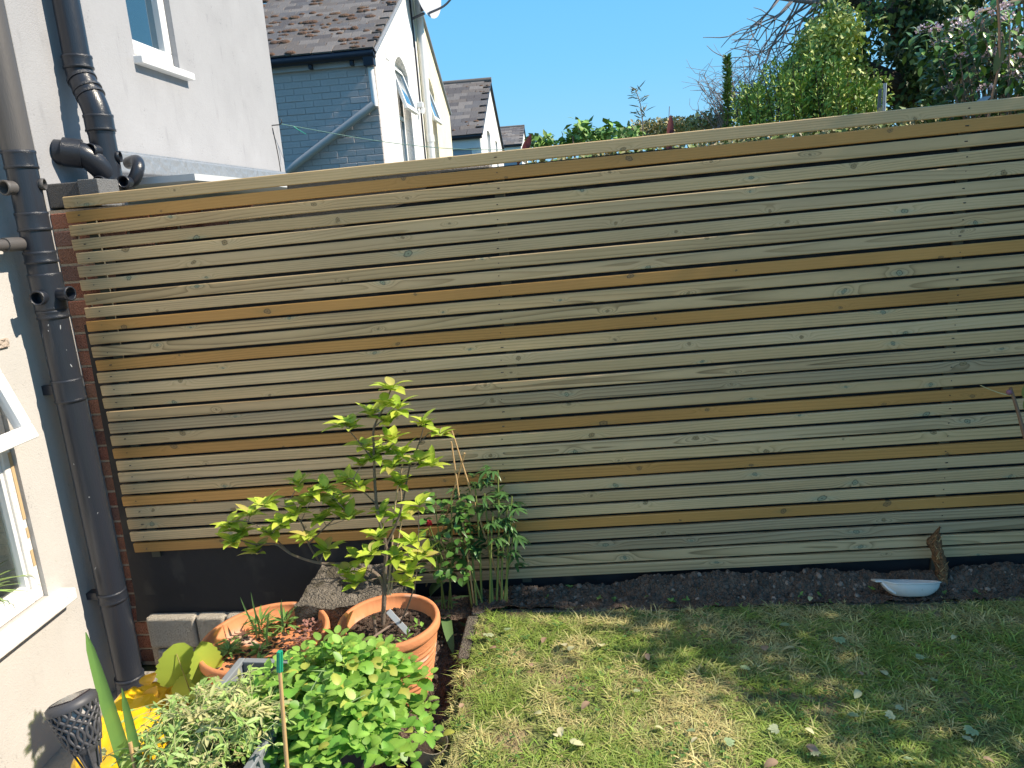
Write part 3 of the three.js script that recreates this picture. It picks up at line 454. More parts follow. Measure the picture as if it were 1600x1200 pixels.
{ // rough low wall end behind the pots
  const g = new THREE.BoxGeometry(.42, .52, .36, 30, 24, 28), p = g.attributes.position;
  for (let i = 0; i < p.count; i++) { const x = p.getX(i), y = p.getY(i), z = p.getZ(i), n = fbm(x * 9 + z * 4 + 20, y * 9 + z * 9 + 20, 256, 4) - .5; p.setXYZ(i, x + n * .035, y + n * .035 + (y > .2 ? (fbm(x * 22 + 9, z * 22 + 5, 256, 3) - .5) * .04 : 0), z + n * .01); } g.computeVertexNormals();
  const tx = texture(512, 512, (u, v) => { const a = fbm(u * 10, v * 10, 10, 5), m = sstep(.5, .68, fbm(u * 7 + 3, v * 7, 7, 4)), k = .10 + .17 * a; return mixc([k * 1.08, k * .95, k * .78], [.07, .06, .035], m * .8); });
  solo('low_stone_wall', uvWorld(g.translate(-.985, -.11, -2.80), .6), std(null, .97, { map: tx, bumpMap: rep(bRough, 3), bumpScale: .03 }), 'rough lichen stained low wall end between membrane and shrub pot', 'wall');
}
// pot with shrub
const P1 = V(-.745, -.10, -2.42);
{
  const t = thing('terracotta_pot', 'ribbed terracotta pot holding the tall yellow green shrub', 'plant pot', { pos: P1.toArray() });
  part('pot', ribbedPot(.192, .31, .125), M_terra, t); part('compost', compost(.165, .255, 3, 160), M_soil, t);
  part('snapped_stick', cyl(V(-.045, .25, .03), V(-.047, .335, .025), .007, .007, 9), M.bark, t); part('fallen_stick', cyl(V(-.05, .268, .06), V(.07, .315, -.03), .005, .003, 7), M.twig, t);
  part('plant_label', rbox(-.011, .011, 0, .11, -.0008, .0008, .0007).rotateZ(.75).rotateX(-.35).translate(.075, .262, .02), std([.55, .60, .64], .5), t, { label: 'pale plastic plant tag' });
  const L = new Leaves(); for (let i = 0; i < 26; i++) { const a = rr(-.5, 2.2), r = rr(.06, .15); L.add(V(Math.cos(a) * r, .258, Math.sin(a) * r), V(rr(-1, 1), .6, rr(-1, 1)), V(0, 1, 0), rr(.015, .04), rr(.01, .022), jit([.17, .34, .05], .3), { seg: 2 }); }
  part('seedlings', L.geo(), L_soft, t);
}
{
  const t = thing('potted_shrub', 'sunlit yellow green leafy shrub in the ribbed terracotta pot', 'shrub');
  const Zs = -2.42, pt = (a, dz = 0) => at(a[0], a[1], Zs + dz);
  const S = [[[[598, 975], [600, 940], [601, 900], [603, 852], [590, 800], [586, 760], [584, 700], [584, 668], [598, 640], [611, 608]], .0095, .0025, 0], [[[600, 925], [594, 903], [578, 891], [545, 882], [500, 880], [455, 866], [430, 850], [400, 851], [368, 842]], .0075, .002, .05], [[[500, 880], [482, 850], [470, 815], [445, 792], [415, 785]], .004, .0015, .07], [[[482, 850], [510, 822], [540, 797]], .003, .0012, .0], [[[455, 866], [422, 836], [388, 815], [358, 815]], .0035, .0012, .1], [[[603, 852], [622, 812], [632, 770], [640, 730], [655, 692], [664, 660]], .005, .0018, -.04], [[[584, 720], [562, 692], [545, 672], [535, 657]], .003, .0012, .04], [[[590, 790], [566, 766], [552, 748]], .003, .0012, .05], [[[620, 985], [640, 940], [650, 900], [653, 860], [655, 785]], .0035, .0012, .06], [[[584, 668], [605, 650], [622, 631]], .0025, .001, .02], [[[655, 692], [672, 676], [690, 669]], .0022, .001, -.03], [[[603, 860], [625, 850], [650, 850], [664, 862]], .0025, .001, .05], [[[603, 870], [585, 862], [560, 865]], .0025, .001, .07], [[[606, 930], [612, 860], [617, 790], [630, 720]], .0045, .003, -.05], [[[610, 930], [620, 860], [628, 800], [624, 745]], .004, .002, -.07]];
  const pts = [];
  S.forEach(([P, r0, r1, dz], si) => { const n = P.length, w = P.map((a, i) => pt(a, dz * Math.min(1, i / (n - 1) * 1.6))); part(si === 0 ? 'trunk' : 'branch', limb(w, r0, r1, 8), si > 12 ? std([.45, .33, .2], .8) : M.bark, t); w.forEach((q, i) => { if (i && si < 13) pts.push([q, P[i]]); }); });
  const C = [[612, 602, 6], [603, 625, 3], [622, 631, 5], [580, 640, 4], [534, 658, 4], [548, 660, 3], [661, 655, 4], [687, 671, 3], [586, 703, 4], [602, 698, 3], [630, 701, 3], [655, 715, 4], [674, 720, 3], [614, 722, 4], [567, 719, 3], [625, 750, 3], [560, 757, 4], [541, 744, 2], [508, 757, 4], [492, 768, 4], [466, 752, 4], [414, 783, 6], [390, 800, 5], [358, 815, 6], [364, 844, 6], [401, 856, 6], [460, 800, 6], [440, 813, 5], [425, 826, 4], [502, 805, 5], [531, 786, 5], [544, 804, 5], [520, 775, 3], [512, 853, 5], [596, 795, 4], [629, 802, 5], [655, 783, 3], [619, 866, 4], [560, 866, 4], [582, 858, 4], [664, 860, 6], [650, 868, 4], [544, 886, 3], [590, 835, 4], [645, 840, 4], [475, 780, 4], [375, 826, 5], [610, 680, 3], [606, 655, 4], [570, 690, 2], [480, 835, 4], [556, 905, 3], [640, 890, 4], [630, 905, 4]];
  const L = new Leaves(), T = [];
  for (const [px, py, n] of C) {
    let best = null, bd = 1e9; for (const [q, a] of pts) { const d = Math.hypot(a[0] - px, a[1] - py) + (a[1] < py - 6 ? 60 : 0); if (d < bd) { bd = d; best = q; } }
    const tip = at(px, py + 6, best.z + rr(-.05, .07)); if (best.distanceTo(tip) > .012) T.push(limb([best.clone(), best.clone().lerp(tip, .55).add(V(0, rr(-.004, .010), 0)), tip], .0018, .0011, 5, 5));
    for (let k = 0; k < n + 7; k++) { const a = k / (n + 7) * 6.28 + rr(-.4, .4), d = V(Math.cos(a) * .9, rr(.05, 1.0), Math.sin(a) * .9), col = jit(rnd() < .04 ? [.45, .40, .10] : mixc([.29, .44, .035], [.56, .64, .08], rnd()), .14); L.add(tip.clone().addScaledVector(V(0, 1, 0), rr(-.012, .008)), d, V(-d.x * .5 + rr(-.3, .3), 1.1, -d.z * .5 + rr(-.3, .3)), rr(.044, .086), rr(.024, .039), col, { seg: 5, fold: .3, curl: rr(.05, .4), pow: .9, rib: 1.15 }); }
  }
  part('twigs', join(T), M.twig, t, { kind: 'stuff' }); part('leaves', L.geo(), L_thin, t, { kind: 'stuff' });
}
// second, wider terracotta pot
const P2 = V(-1.245, -.20, -2.46);
{
  const t = thing('wide_terracotta_pot', 'wide terracotta pot of small green rosettes and bark chips', 'plant pot', { pos: P2.toArray() }); t.rotation.z = .03;
  part('pot', ribbedPot(.248, .33, .165), M_terra, t); part('bark_chips', compost(.218, .262, 5, 520), M_bark2, t, { label: 'reddish brown bark chips' });
  const D = new Leaves(); for (let i = 0; i < 150; i++) { const a = rr(-.3, .9), r = rr(.02, .2), b = rr(0, 6.28); D.add(V(.09 + Math.cos(a) * r * .5, .272 + rr(0, .03), Math.sin(b) * .09 - .05), V(Math.cos(b), rr(.1, .9), Math.sin(b)), V(0, 1, 0), rr(.012, .024), rr(.008, .014), jit([.24, .12, .095], .3), { seg: 2 }); } part('dried_flowers', D.geo(), L_far, t, { kind: 'stuff' });
  const L = new Leaves();
  for (const [x, z, h, n, l] of [[-.06, -.1, .075, 46, .075], [.03, -.13, .05, 34, .07], [-.13, .04, .03, 36, .06], [-.02, .02, .02, 22, .05], [.02, .12, .02, 22, .05], [-.16, -.03, .03, 22, .05], [.15, .1, .03, 14, .05]]) for (let k = 0; k < n; k++) { const a = rr(0, 6.28), e = rr(.1, 1.3), q = rnd(); L.add(V(x + Math.cos(a) * .01, .268 + h * q, z + Math.sin(a) * .01), V(Math.cos(a), e * (.4 + q), Math.sin(a)), V(-Math.cos(a) * .4, 1, -Math.sin(a) * .4), l * rr(.6, 1.1), .011, jit([.15, .27, .06], .2), { seg: 3, fold: .25, curl: .3, rib: 1.3 }); }
  part('rosette_leaves', L.geo(), L_soft, t, { kind: 'stuff' });
  const G = new Leaves(); for (const [x, z, dx, dy, l] of [[-.06, -.08, -.32, 1, .19], [-.05, -.08, -.1, 1, .2], [.03, -.1, .08, 1, .15], [.035, -.1, .0, 1, .14], [-.07, -.07, .1, 1, .12], [.0, .0, .2, 1, .16], [.16, .08, .9, .5, .2]]) G.add(V(x, .27, z), V(dx, dy, .05), V(0, .2, 1), l, .009, jit([.17, .31, .10], .15), { seg: 6, fold: .5, curl: .12, rib: 1.2 });
  part('blade', G.geo(), L_soft, t);
}
// grey trough with cut herbs
{
  const t = thing('planter_trough', 'grey plastic trough heaped with cut wilting herb stems', 'planter', { pos: [-1.06, .02, -1.80] }), m = std([.21, .23, .25], .5), H = .215, hx = .135, hz = .31;
  t.rotation.y = -.06;
  part('trough', join([rbox(-hx, -hx + .008, 0, H, -hz, hz, .003), rbox(hx - .008, hx, 0, H, -hz, hz, .003), rbox(-hx + .008, hx - .008, 0, H, -hz, -hz + .008, .003), rbox(-hx + .008, hx - .008, 0, H, hz - .008, hz, .003), box(-hx + .01, hx - .01, .004, .02, -hz + .01, hz - .01)]), m, t);
  part('rim', join([rbox(-hx - .012, -hx + .012, H, H + .014, -hz - .012, hz + .012, .004), rbox(hx - .012, hx + .012, H, H + .014, -hz - .012, hz + .012, .004), rbox(-hx + .012, hx - .012, H, H + .014, -hz - .012, -hz + .012, .004), rbox(-hx + .012, hx - .012, H, H + .014, hz - .012, hz + .012, .004)]), m, t);
  part('compost', box(-hx + .01, hx - .01, .1, .15, -hz + .01, hz - .01), M_soil, t);
  const L = new Leaves(), S = [];
  for (let i = 0; i < 330; i++) {
    const z = rr(-.2, .34), x = rr(-.14, .13), heap = .18 + .20 * Math.exp(-((z - .12) ** 2) / .05) * (1 - Math.abs(x) * 2), y = heap * rr(.75, 1.05), a = rr(0, 6.28), d = V(Math.cos(a), rr(-.35, .45), Math.sin(a)), l = rr(.06, .15), p = V(x, y, z), q = p.clone().addScaledVector(d, l * .5).add(V(0, .012, 0)), e = p.clone().addScaledVector(d, l).add(V(0, -.02, 0));
    S.push(limb([p, q, e], .0013, .0009, 4, 4)); const dry = rnd() < .3;
    for (let k = 0; k < 9; k++) { const b = p.clone().lerp(e, rnd()).add(V(0, .006, 0)), dd = randDir(); dd.y = dd.y * .5 + .1; L.add(b, dd.addScaledVector(d, .6), V(rr(-.5, .5), 1, rr(-.5, .5)), rr(.018, .045), rr(.006, .014), jit(dry ? [.45, .44, .20] : mixc([.22, .36, .08], [.38, .50, .17], rnd()), .2), { seg: 3, fold: .3, curl: .3, rib: 1.15 }); }
  }
  part('stems', join(S), std([.36, .38, .17], .8), t, { kind: 'stuff' }); part('cut_leaves', L.geo(), L_soft, t, { kind: 'stuff', label: 'wilting pale green cut leaves' });
}
{ // block the trough and herb pot stand on
  const g = thing('concrete_plinth', 'low concrete slab under the trough and mint pot', 'slab'); part('slab', rbox(-1.36, -.80, LOW, .018, -2.16, -1.35, .01), M_paving, g);
}
{ // bamboo cane with green cap
  const a = at(437, 1048, -1.62), b = a.clone().add(V(-.022, -.55, .04)), c = at(437, 1018, -1.62);
  const t = thing('capped_cane', 'thin bamboo cane with bright green plastic cap beside the trough', 'cane'); part('cane', cyl(V(b.x, LOW + .39, b.z), a, .0058, .005, 10), M.cane, t);
  const fl = []; for (let k = 0; k < 5; k++) fl.push(cyl(a.clone().add(V(Math.cos(k * 1.256) * .0055, -.002, Math.sin(k * 1.256) * .0055)), c.clone().add(V(Math.cos(k * 1.256) * .0055, 0, Math.sin(k * 1.256) * .0055)), .0032, .0028, 7)); part('cap', join([...fl, cyl(a, c, .0065, .006, 10)]), std([.01, .30, .17], .4), t);
}
// lemon balm clump
{
  const t = thing('lemon_balm', 'bushy bright green toothed leaf herb in front of terracotta pots', 'plant', { pos: [-.79, .02, -1.93] });
  part('pot', new THREE.LatheGeometry([[0, 0], [.085, 0], [.11, .15], [.118, .15], [.118, .17], [.105, .17], [.1, .14], [0, .14]].map(a => new THREE.Vector2(...a)), 32), std([.05, .05, .055], .6), t);
  const S = [], L = new Leaves();
  for (let i = 0; i < 120; i++) {
    const a = rr(0, 6.28), rad = Math.sqrt(rnd()), R = .275 * rad, hgt = (.40 - (.18 + (i % 3 === 0 ? .12 : 0)) * rad * rad) * rr(.85, 1.08), tip = V(Math.cos(a) * R * 1.12, hgt - .05, Math.sin(a) * R), base = V(Math.cos(a) * R * .25, .13, Math.sin(a) * R * .25), mid = base.clone().lerp(tip, .5).add(V(0, .03, 0)), cv = new THREE.CatmullRomCurve3([base, mid, tip]);
    S.push(limb([base, mid, tip], .0024, .0016, 5, 6));
    for (let n = 0; n < 5; n++) {
      const u = .35 + .65 * n / 4, P = cv.getPoint(u), last = n === 4, rot = (n % 2) * 1.57 + a, sz = last ? .55 : lerp(1.15, .85, u);
      for (let k = 0; k < (last ? 4 : 2); k++) { const b = rot + k * (last ? 1.57 : 3.14) + rr(-.3, .3), d = V(Math.cos(b), last ? .7 : rr(.0, .35), Math.sin(b)).add(V(Math.cos(a) * .25, 0, Math.sin(a) * .25)); const st = P.clone().addScaledVector(d, .012); L.add(st, d, V(-Math.cos(b) * .35 + rr(-.25, .25), 1, -Math.sin(b) * .35 + rr(-.25, .25)), rr(.045, .082) * sz, rr(.04, .06) * sz, jit(rnd() < .06 ? [.40, .42, .08] : mixc([.12, .29, .035], [.30, .48, .09], rnd()), .2), { seg: 12, fold: rr(.05, .35), curl: rr(-.05, .6), pow: .62, ser: .13, rib: 1.22, wide: .3 }); }
    }
  }
  part('stems', join(S), std([.22, .34, .08], .7), t, { kind: 'stuff' }); part('leaves', L.geo(), leafMat(.3, .46), t, { kind: 'stuff' });
  const G = new Leaves(); for (let i = 0; i < 10; i++) { const a = rr(0, 6.28); G.add(V(rr(-.12, .12), rr(.22, .32), rr(0, .18)), V(Math.cos(a), rr(.3, .9), Math.sin(a)), V(0, 1, .3), rr(.09, .17), .0035, jit([.25, .37, .16], .2), { seg: 4, curl: .2 }); } part('grass_stalks', G.geo(), L_soft, t);
}
{ // raspberry-like broad leaves
  const t = thing('broad_leaf_seedling', 'three broad lime yellow toothed leaves beside yellow bag', 'plant'), z = -2.3, base = at(318, 1105, z); base.y = LOW;
  const L = new Leaves(), tips = [[274, 1040, -.25, -.95, .20], [322, 1040, .18, .95, .185], [296, 1076, -.85, -.4, .17], [335, 1066, .8, -.5, .14]];
  for (const [px, py, dx, dy, l] of tips) { const p = at(px, py, z + rr(-.03, .03)); part('stalk', limb([base, base.clone().lerp(p, .6).add(V(.01, .05, 0)), p.clone().addScaledVector(V(dx, dy, 0), -.05)], .0026, .0018, 6), std([.30, .26, .08], .7), t); L.add(p.clone().addScaledVector(V(dx, dy, .1).normalize(), -l * .45), V(dx, dy, .12), V(1, .6, .75), l, l * .72, jit([.36, .46, .06], .08), { seg: 16, fold: .16, curl: .15, pow: .6, ser: .12, rib: 1.15, wide: .3 }); }
  part('leaves', L.geo(), L_soft, t);
}
{ // yellow compost bag
  const g = new THREE.SphereGeometry(1, 72, 48), p = g.attributes.position;
  for (let i = 0; i < p.count; i++) { let x = p.getX(i), y = p.getY(i), z = p.getZ(i); const sq = v => Math.sign(v) * Math.pow(Math.abs(v), .62); const cr = fbm(x * 2.2 + 9 + z, y * 2.6 + z * 2.2 + 12, 256, 3), ridge = Math.abs(cr - .5) * 2, k = 1 - .16 * (1 - ridge) * sstep(-.4, .6, y) + .05 * (fbm(x * 7 + 30, y * 7 + z * 6 + 30, 256, 2) - .5); p.setXYZ(i, sq(x) * .14 * k, sq(y) * .185 * k * (1 + .12 * (vn(x * 3 + 5, z * 3 + 5) - .5)), sq(z) * .26 * k); } g.computeVertexNormals();
  const t = thing('compost_bag', 'crumpled bright yellow plastic compost bag at foot of pipe', 'bag', { pos: [-1.70, LOW + .18, -2.24] });
  part('bag', uvWorld(g), new THREE.MeshPhysicalMaterial({ color: new THREE.Color().setRGB(.82, .47, .012), roughness: .3, clearcoat: .4, clearcoatRoughness: .25 }), t);
  const fl = new Leaves(); for (const [x, z, dx, dz] of [[.06, -.2, .9, -.5], [.1, -.16, .7, .1], [-.05, -.2, -.2, -.6], [.02, -.1, .2, .3]]) fl.add(V(x, .12, z), V(dx, .7, dz), V(0, .5, 1), .06, .07, [.78, .42, .012], { seg: 6, fold: .5, curl: .6, pow: .4, rib: 1 }); part('loose_flap', fl.geo(), new THREE.MeshPhysicalMaterial({ vertexColors: true, roughness: .32, side: THREE.DoubleSide, transmission: .2, thickness: 0 }), t);
  // faint worn print
  const pr = []; for (let i = 0; i < 7; i++) pr.push(rbox(-.02 + i * .016, -.008 + i * .016, 0, rr(.014, .022), -.0004, .0004, .0003)); const w = part('worn_print', join(pr), std([.85, .78, .5], .5), t); w.position.set(.02, .09, .25); w.rotation.x = -.55;
}
{ // solar torch
  const top = at(100, 1066, -1.42), foot = at(143, 1192, -1.38), ax = top.clone().sub(foot).normalize(), t = thing('solar_torch', 'black solar garden torch with patterned cut out lantern head', 'garden light');
  t.position.copy(foot); t.quaternion.setFromUnitVectors(V(0, 1, 0), ax); const m = std([.055, .055, .062], .5);
  const R = y => y < .03 ? lerp(.016, .022, y / .03) : lerp(.024, .052, Math.pow((y - .03) / .115, .62)), P = [[.0, 0], [.014, 0], [.016, .0]]; for (let i = 0; i <= 10; i++) { const y = i / 10 * .045; P.push([R(y), y]); }
  part('neck', new THREE.LatheGeometry(P.map(a => new THREE.Vector2(...a)), 32), m, t);
  for (let k = 0; k < 8; k++) { const a = k * .785; part('fin', cyl(V(Math.cos(a) * .0175, -.01, Math.sin(a) * .0175), V(Math.cos(a) * .03, .044, Math.sin(a) * .03), .0025, .0025, 5), m, t); }
  part('cap', new THREE.LatheGeometry([[.0535, .137], [.055, .142], [.054, .152], [.045, .158], [.043, .157], [0, .157]].map(a => new THREE.Vector2(...a)), 40), m, t); part('solar_panel', rbox(-.031, .031, .157, .1595, -.031, .031, .001), std([.035, .025, .03], .15), t);
  // lattice of flame-shaped bars round a pale diffuser
  part('diffuser', new THREE.LatheGeometry(Array.from({ length: 10 }, (_, i) => new THREE.Vector2(R(.045 + i * .0104) - .006, .045 + i * .0104)), 32), std([.42, .40, .38], .5), t);
  const bars = []; for (let k = 0; k < 14; k++) { const a0 = k / 14 * 6.283; for (const dir of [-1, 1]) { const pts = []; for (let i = 0; i <= 6; i++) { const y = .044 + i / 6 * .096, a = a0 + dir * .5 * Math.sin(i / 6 * 3.14 * 1.5) + dir * .12; pts.push(V(Math.cos(a) * R(y), y, Math.sin(a) * R(y))); } bars.push(limb(pts, .0042, .0036, 5, 12)); } }
  for (let k = 0; k < 9; k++) { const y = .05 + k * .0098, seg = []; for (let i = 0; i <= 5; i++) { const a = 1.9 + i / 5 * 1.1; seg.push(V(Math.cos(a) * R(y), y, Math.sin(a) * R(y))); } bars.push(limb(seg, .0032, .0032, 5, 8)); }
  part('lattice', join(bars), m, t); part('stake', cyl(V(0, -.98, 0), V(0, .004, 0), .009, .0135, 14), m, t);
}
{ // iris blade
  const a = at(205, 1215, -1.60), b = at(131, 990, -1.60), t = thing('iris_leaves', 'upright sword shaped green iris leaf in front of the drainpipe foot', 'plant'), L = new Leaves(), dir = b.clone().sub(a);
  L.add(a.clone().addScaledVector(dir, -.5), dir.clone(), V(.35, .2, 1), dir.length() * 1.5, .040, [.16, .31, .07], { seg: 14, fold: .35, curl: .02, pow: .45, rib: 1.25, wide: .3 }); L.add(a.clone().addScaledVector(dir, -.5).add(V(.012, 0, .006)), dir.clone().add(V(.045, -.02, 0)), V(.5, .1, 1), dir.length() * 1.15, .030, [.12, .25, .06], { seg: 10, fold: .4, curl: -.03, pow: .5, rib: 1.2 });
  part('leaf', L.geo(), L_soft, t); part('cane', cyl(at(212, 1215, -1.56).add(V(0, -.3, 0)), at(203, 1160, -1.58), .006, .005, 9), M.cane, t);
}
{ // clear plastic pot lying by the trench
  const t = thing('clear_plastic_pot', 'cut clear plastic bottle base half buried at the lawn corner', 'pot', { pos: [-.56, -.075, -2.02] }); t.rotation.set(.25, .3, -.35);
  part('shell', new THREE.LatheGeometry([[0, 0], [.04, 0], [.052, .02], [.055, .10], [.058, .104], [.056, .106], [.052, .10], [.049, .022], [0, .004]].map(a => new THREE.Vector2(...a)), 32), new THREE.MeshPhysicalMaterial({ color: new THREE.Color().setRGB(.55, .48, .36), roughness: .3, transmission: .65, thickness: 0 }), t);
  part('soil_fill', new THREE.CylinderGeometry(.046, .044, .04, 20).translate(0, .03, 0), M_soil, t);
}
// ---------------------------------------------------------------- flower bed plants
function compoundLeaf(L, p, dir, size, col) { for (let k = 0; k < 7; k++) { const a = (k - 3) * .42 + rr(-.1, .1), side = V(-dir.z, rr(-.1, .1), dir.x), d = dir.clone().multiplyScalar(Math.cos(a)).addScaledVector(side, Math.sin(a)); d.y -= .12 + rr(0, .25); const off = p.clone().addScaledVector(dir, k % 2 ? size * .12 : size * .3); L.add(off, d, V(rr(-.2, .2), 1, rr(-.2, .2)), size * rr(.5, .8), size * .16, jit(col, .2), { seg: 4, fold: .3, curl: rr(.2, .5), pow: .9, rib: 1.2 }); } }
{
  const t = thing('peony', 'dark glossy green peony with many upright stems against the slats', 'plant'), L = new Leaves();
  const stems = [[738, 944, 715, 800], [745, 948, 730, 770], [752, 940, 742, 755], [770, 945, 757, 770], [775, 942, 778, 735], [783, 944, 793, 790], [790, 940, 800, 775], [765, 946, 770, 800], [757, 944, 718, 830], [786, 944, 806, 820]];
  stems.forEach(([bx, by, tx, ty], i) => {
    const z = -2.90 + rr(-.03, .04), b = onY(bx, by, .01), e = at(tx, ty, z + rr(-.02, .04)); b.y -= .03; const m = b.clone().lerp(e, .5).add(V(rr(-.01, .01), .01, rr(-.01, .01)));
    part('stem', limb([b, m, e], .0058, .0032, 7), std([.19, .24, .06], .6), t); const cv = new THREE.CatmullRomCurve3([b, m, e]);
    for (const u of [.5, .64, .76, .88, 1]) for (let k = 0; k < (u === 1 ? 3 : 1); k++) { const a = rr(0, 6.28), d = V(Math.cos(a), rr(.1, .6), Math.sin(a) * .8 + .15).normalize(), p = cv.getPoint(u); if (e.y < .3 && u < .7) continue; compoundLeaf(L, p.clone().addScaledVector(d, .02), d, rr(.07, .105), [.055, .125, .035]); }
  });
  part('leaves', L.geo(), L_gloss, t, { kind: 'stuff' });
}
{
  const t = thing('rose_bush', 'small rose bush with single red bud behind potted shrub', 'plant'), L = new Leaves(), c = at(690, 830, -2.82);
  for (const [bx, tx, ty] of [[690, 680, 790], [700, 705, 775], [705, 690, 840], [695, 668, 825]]) { const b = onY(bx, 945, .0), e = at(tx, ty, -2.8); b.y -= .02; part('stem', limb([b, b.clone().lerp(e, .5).add(V(.01, .01, 0)), e], .004, .002, 6), std([.14, .20, .05], .6), t); }
  for (let i = 0; i < 130; i++) { const p = at(rr(664, 735), rr(770, 905), -2.82 + rr(-.07, .08)), a = rr(0, 6.28); L.add(p, V(Math.cos(a), rr(-.3, .4), Math.sin(a)), V(rr(-.4, .4), 1, rr(-.2, .7)), rr(.03, .05), rr(.022, .034), jit([.07, .16, .03], .25), { seg: 4, fold: .2, curl: .3, pow: .7 }); }
  part('leaves', L.geo(), L_gloss, t, { kind: 'stuff' });
  const bud = at(671, 822, -2.72), B = new Leaves(); for (let k = 0; k < 14; k++) { const a = k * 2.4; B.add(bud, V(Math.cos(a) * .6, .8, Math.sin(a) * .6), V(-Math.cos(a), .5, -Math.sin(a)), .022, .02, jit([.36, .02, .035], .15), { seg: 4, fold: -.3, curl: -.4, pow: .6 }); } part('bud', B.geo(), L_soft, t); part('stem', limb([bud, bud.clone().add(V(.01, -.08, -.03)), bud.clone().add(V(.03, -.2, -.07))], .002, .003, 6), std([.14, .20, .05], .6), t);
}
for (const [tx, ty, bx, by, lb, tz] of [[706, 673, 791, 936, 'bamboo cane leaning left, longest of the three behind shrub', -2.86], [705, 690, 742, 947, 'upright bamboo cane, middle of the three behind shrub', -2.84], [726, 708, 662, 916, 'bamboo cane leaning right, crossing the other two behind shrub', -2.82]]) { const b = onY(bx, by, 0), e = at(tx, ty, tz); b.y -= .03; solo('bamboo_cane', cyl(b, e, .0042, .0034, 8), M.cane, lb, 'cane', { group: 'canes tied over the bed' }); }
{
  const t = thing('tulip_leaves', 'broad arching strap leaves at the foot of the canes', 'plant'), L = new Leaves();
  for (const [px, py, dx, dy, dz, l, w] of [[672, 930, .35, .9, .2, .14, .06], [672, 945, .9, .25, .3, .24, .05], [690, 945, .6, .1, .6, .26, .05], [700, 940, 1, .3, .0, .22, .035], [715, 945, .9, .2, .1, .2, .03], [695, 950, .2, .2, 1, .24, .045]]) L.add(onY(px, py, -.03), V(dx, dy, dz), V(-dx * .3, 1, .4), l, w, jit([.14, .235, .085], .15), { seg: 9, fold: .25, curl: .55, pow: .5, rib: 1.1, wide: .3 });
  part('leaves', L.geo(), L_soft, t);
}
{ // weathered stump post
  const b = V(1.487, .0, -2.925), e = at(1459, 836, -2.925), g = limb([b, b.clone().lerp(e, .4).add(V(.004, 0, 0)), e], .021, .016, 14, 24), p = g.attributes.position; for (let i = 0; i < p.count; i++) { const n = fbm(p.getX(i) * 90 + 5, p.getY(i) * 12 + p.getZ(i) * 80 + 400, 256, 3) - .5; p.setXYZ(i, p.getX(i) + n * .034, p.getY(i) + (p.getY(i) > .19 ? n * .11 : 0), p.getZ(i) + n * .028); } g.computeVertexNormals();
  const t = thing('broken_stake', 'splintered rotten brown wooden stake stuck in the bed', 'stake'); part('stake', g, std([.24, .13, .06], .95, { bumpMap: rep(bRough, 1), bumpScale: .02 }), t);
  const S = []; for (let i = 0; i < 18; i++) { const q = e.clone().lerp(b, rr(0, .9)).add(V(rr(-.012, .012), 0, .016)); S.push(cyl(q, q.clone().add(V(rr(-.02, .02), rr(.01, .035), rr(.002, .012))), .0022, .0006, 5)); } part('splinters', join(S), std([.45, .30, .14], .9), t);
}
{ // white plastic dish
  const sh = new THREE.Shape(); const t = thing('white_dish', 'white plastic scoop shaped tray lying on the soil bed', 'tray', { pos: [1.315, .018, -2.83] }); t.rotation.set(-.38, -.04, -.02);
  const g = new THREE.SphereGeometry(1, 40, 16, 0, 6.2832, Math.PI / 2, Math.PI / 2), p = g.attributes.position; for (let i = 0; i < p.count; i++) { const x = p.getX(i), y = p.getY(i), z = p.getZ(i); p.setXYZ(i, x * .115, Math.max(-.052, y * .062) + .052 + (x < -.6 ? (-.6 - x) * .02 : 0), z * .06 * (1 - .25 * x)); } g.computeVertexNormals();
  const m = std([.72, .70, .67], .45, { side: THREE.DoubleSide, map: wallTex }); part('bowl', uvWorld(g, .5), m, t); const rim = []; for (let i = 0; i <= 36; i++) { const a = i / 36 * 6.2832, x = Math.cos(a); rim.push(V(x * .118, .054 + (x < -.6 ? (-.6 - x) * .02 : 0), Math.sin(a) * .062 * (1 - .25 * x))); } part('rim', limb(rim, .0032, .0032, 6, 72), m, t);
  part('handle_lip', rbox(-.142, -.105, .056, .064, -.028, .028, .003), m, t); part('spout', limb([V(-.112, .054, .02), V(-.095, .03, .035), V(-.07, .012, .035)], .008, .004, 8), m, t);
}
{ // shrub stem leaning in from the right
  const t = thing('hydrangea_shrub', 'purple brown bare stem with curled shoot reaching in at right edge', 'shrub'), Z = -2.65, m = std([.20, .125, .085], .7);
  part('stem', limb([at(1680, 940, Z), at(1640, 780, Z), at(1604, 690, Z), at(1590, 640, Z), at(1579, 606, Z)], .012, .0055, 9), m, t); part('shoot', limb([at(1580, 618, Z), at(1565, 615, Z), at(1548, 609, Z), at(1532, 602, Z)], .0025, .0016, 6), std([.50, .42, .20], .6), t); part('node', uvWorld(new THREE.IcosahedronGeometry(.010, 2).translate(...at(1577, 613, Z).toArray())), std([.22, .10, .14], .7), t);
  const L = new Leaves(); for (const [px, py] of [[1600, 612], [1602, 632], [1606, 600]]) L.add(at(px, py + 10, Z), V(.2, 1, .1), V(-.4, .2, 1), .075, .03, [.20, .22, .05], { seg: 5 });
  for (let i = 0; i < 60; i++) { const p = V(rr(1.95, 2.5), rr(.4, 1.5), rr(-2.85, -2.3)); L.add(p, randDir(), V(0, 1, 0), rr(.06, .1), rr(.04, .06), jit([.10, .18, .04], .25), { seg: 4 }); } part('leaves', L.geo(), L_soft, t, { kind: 'stuff' });
}
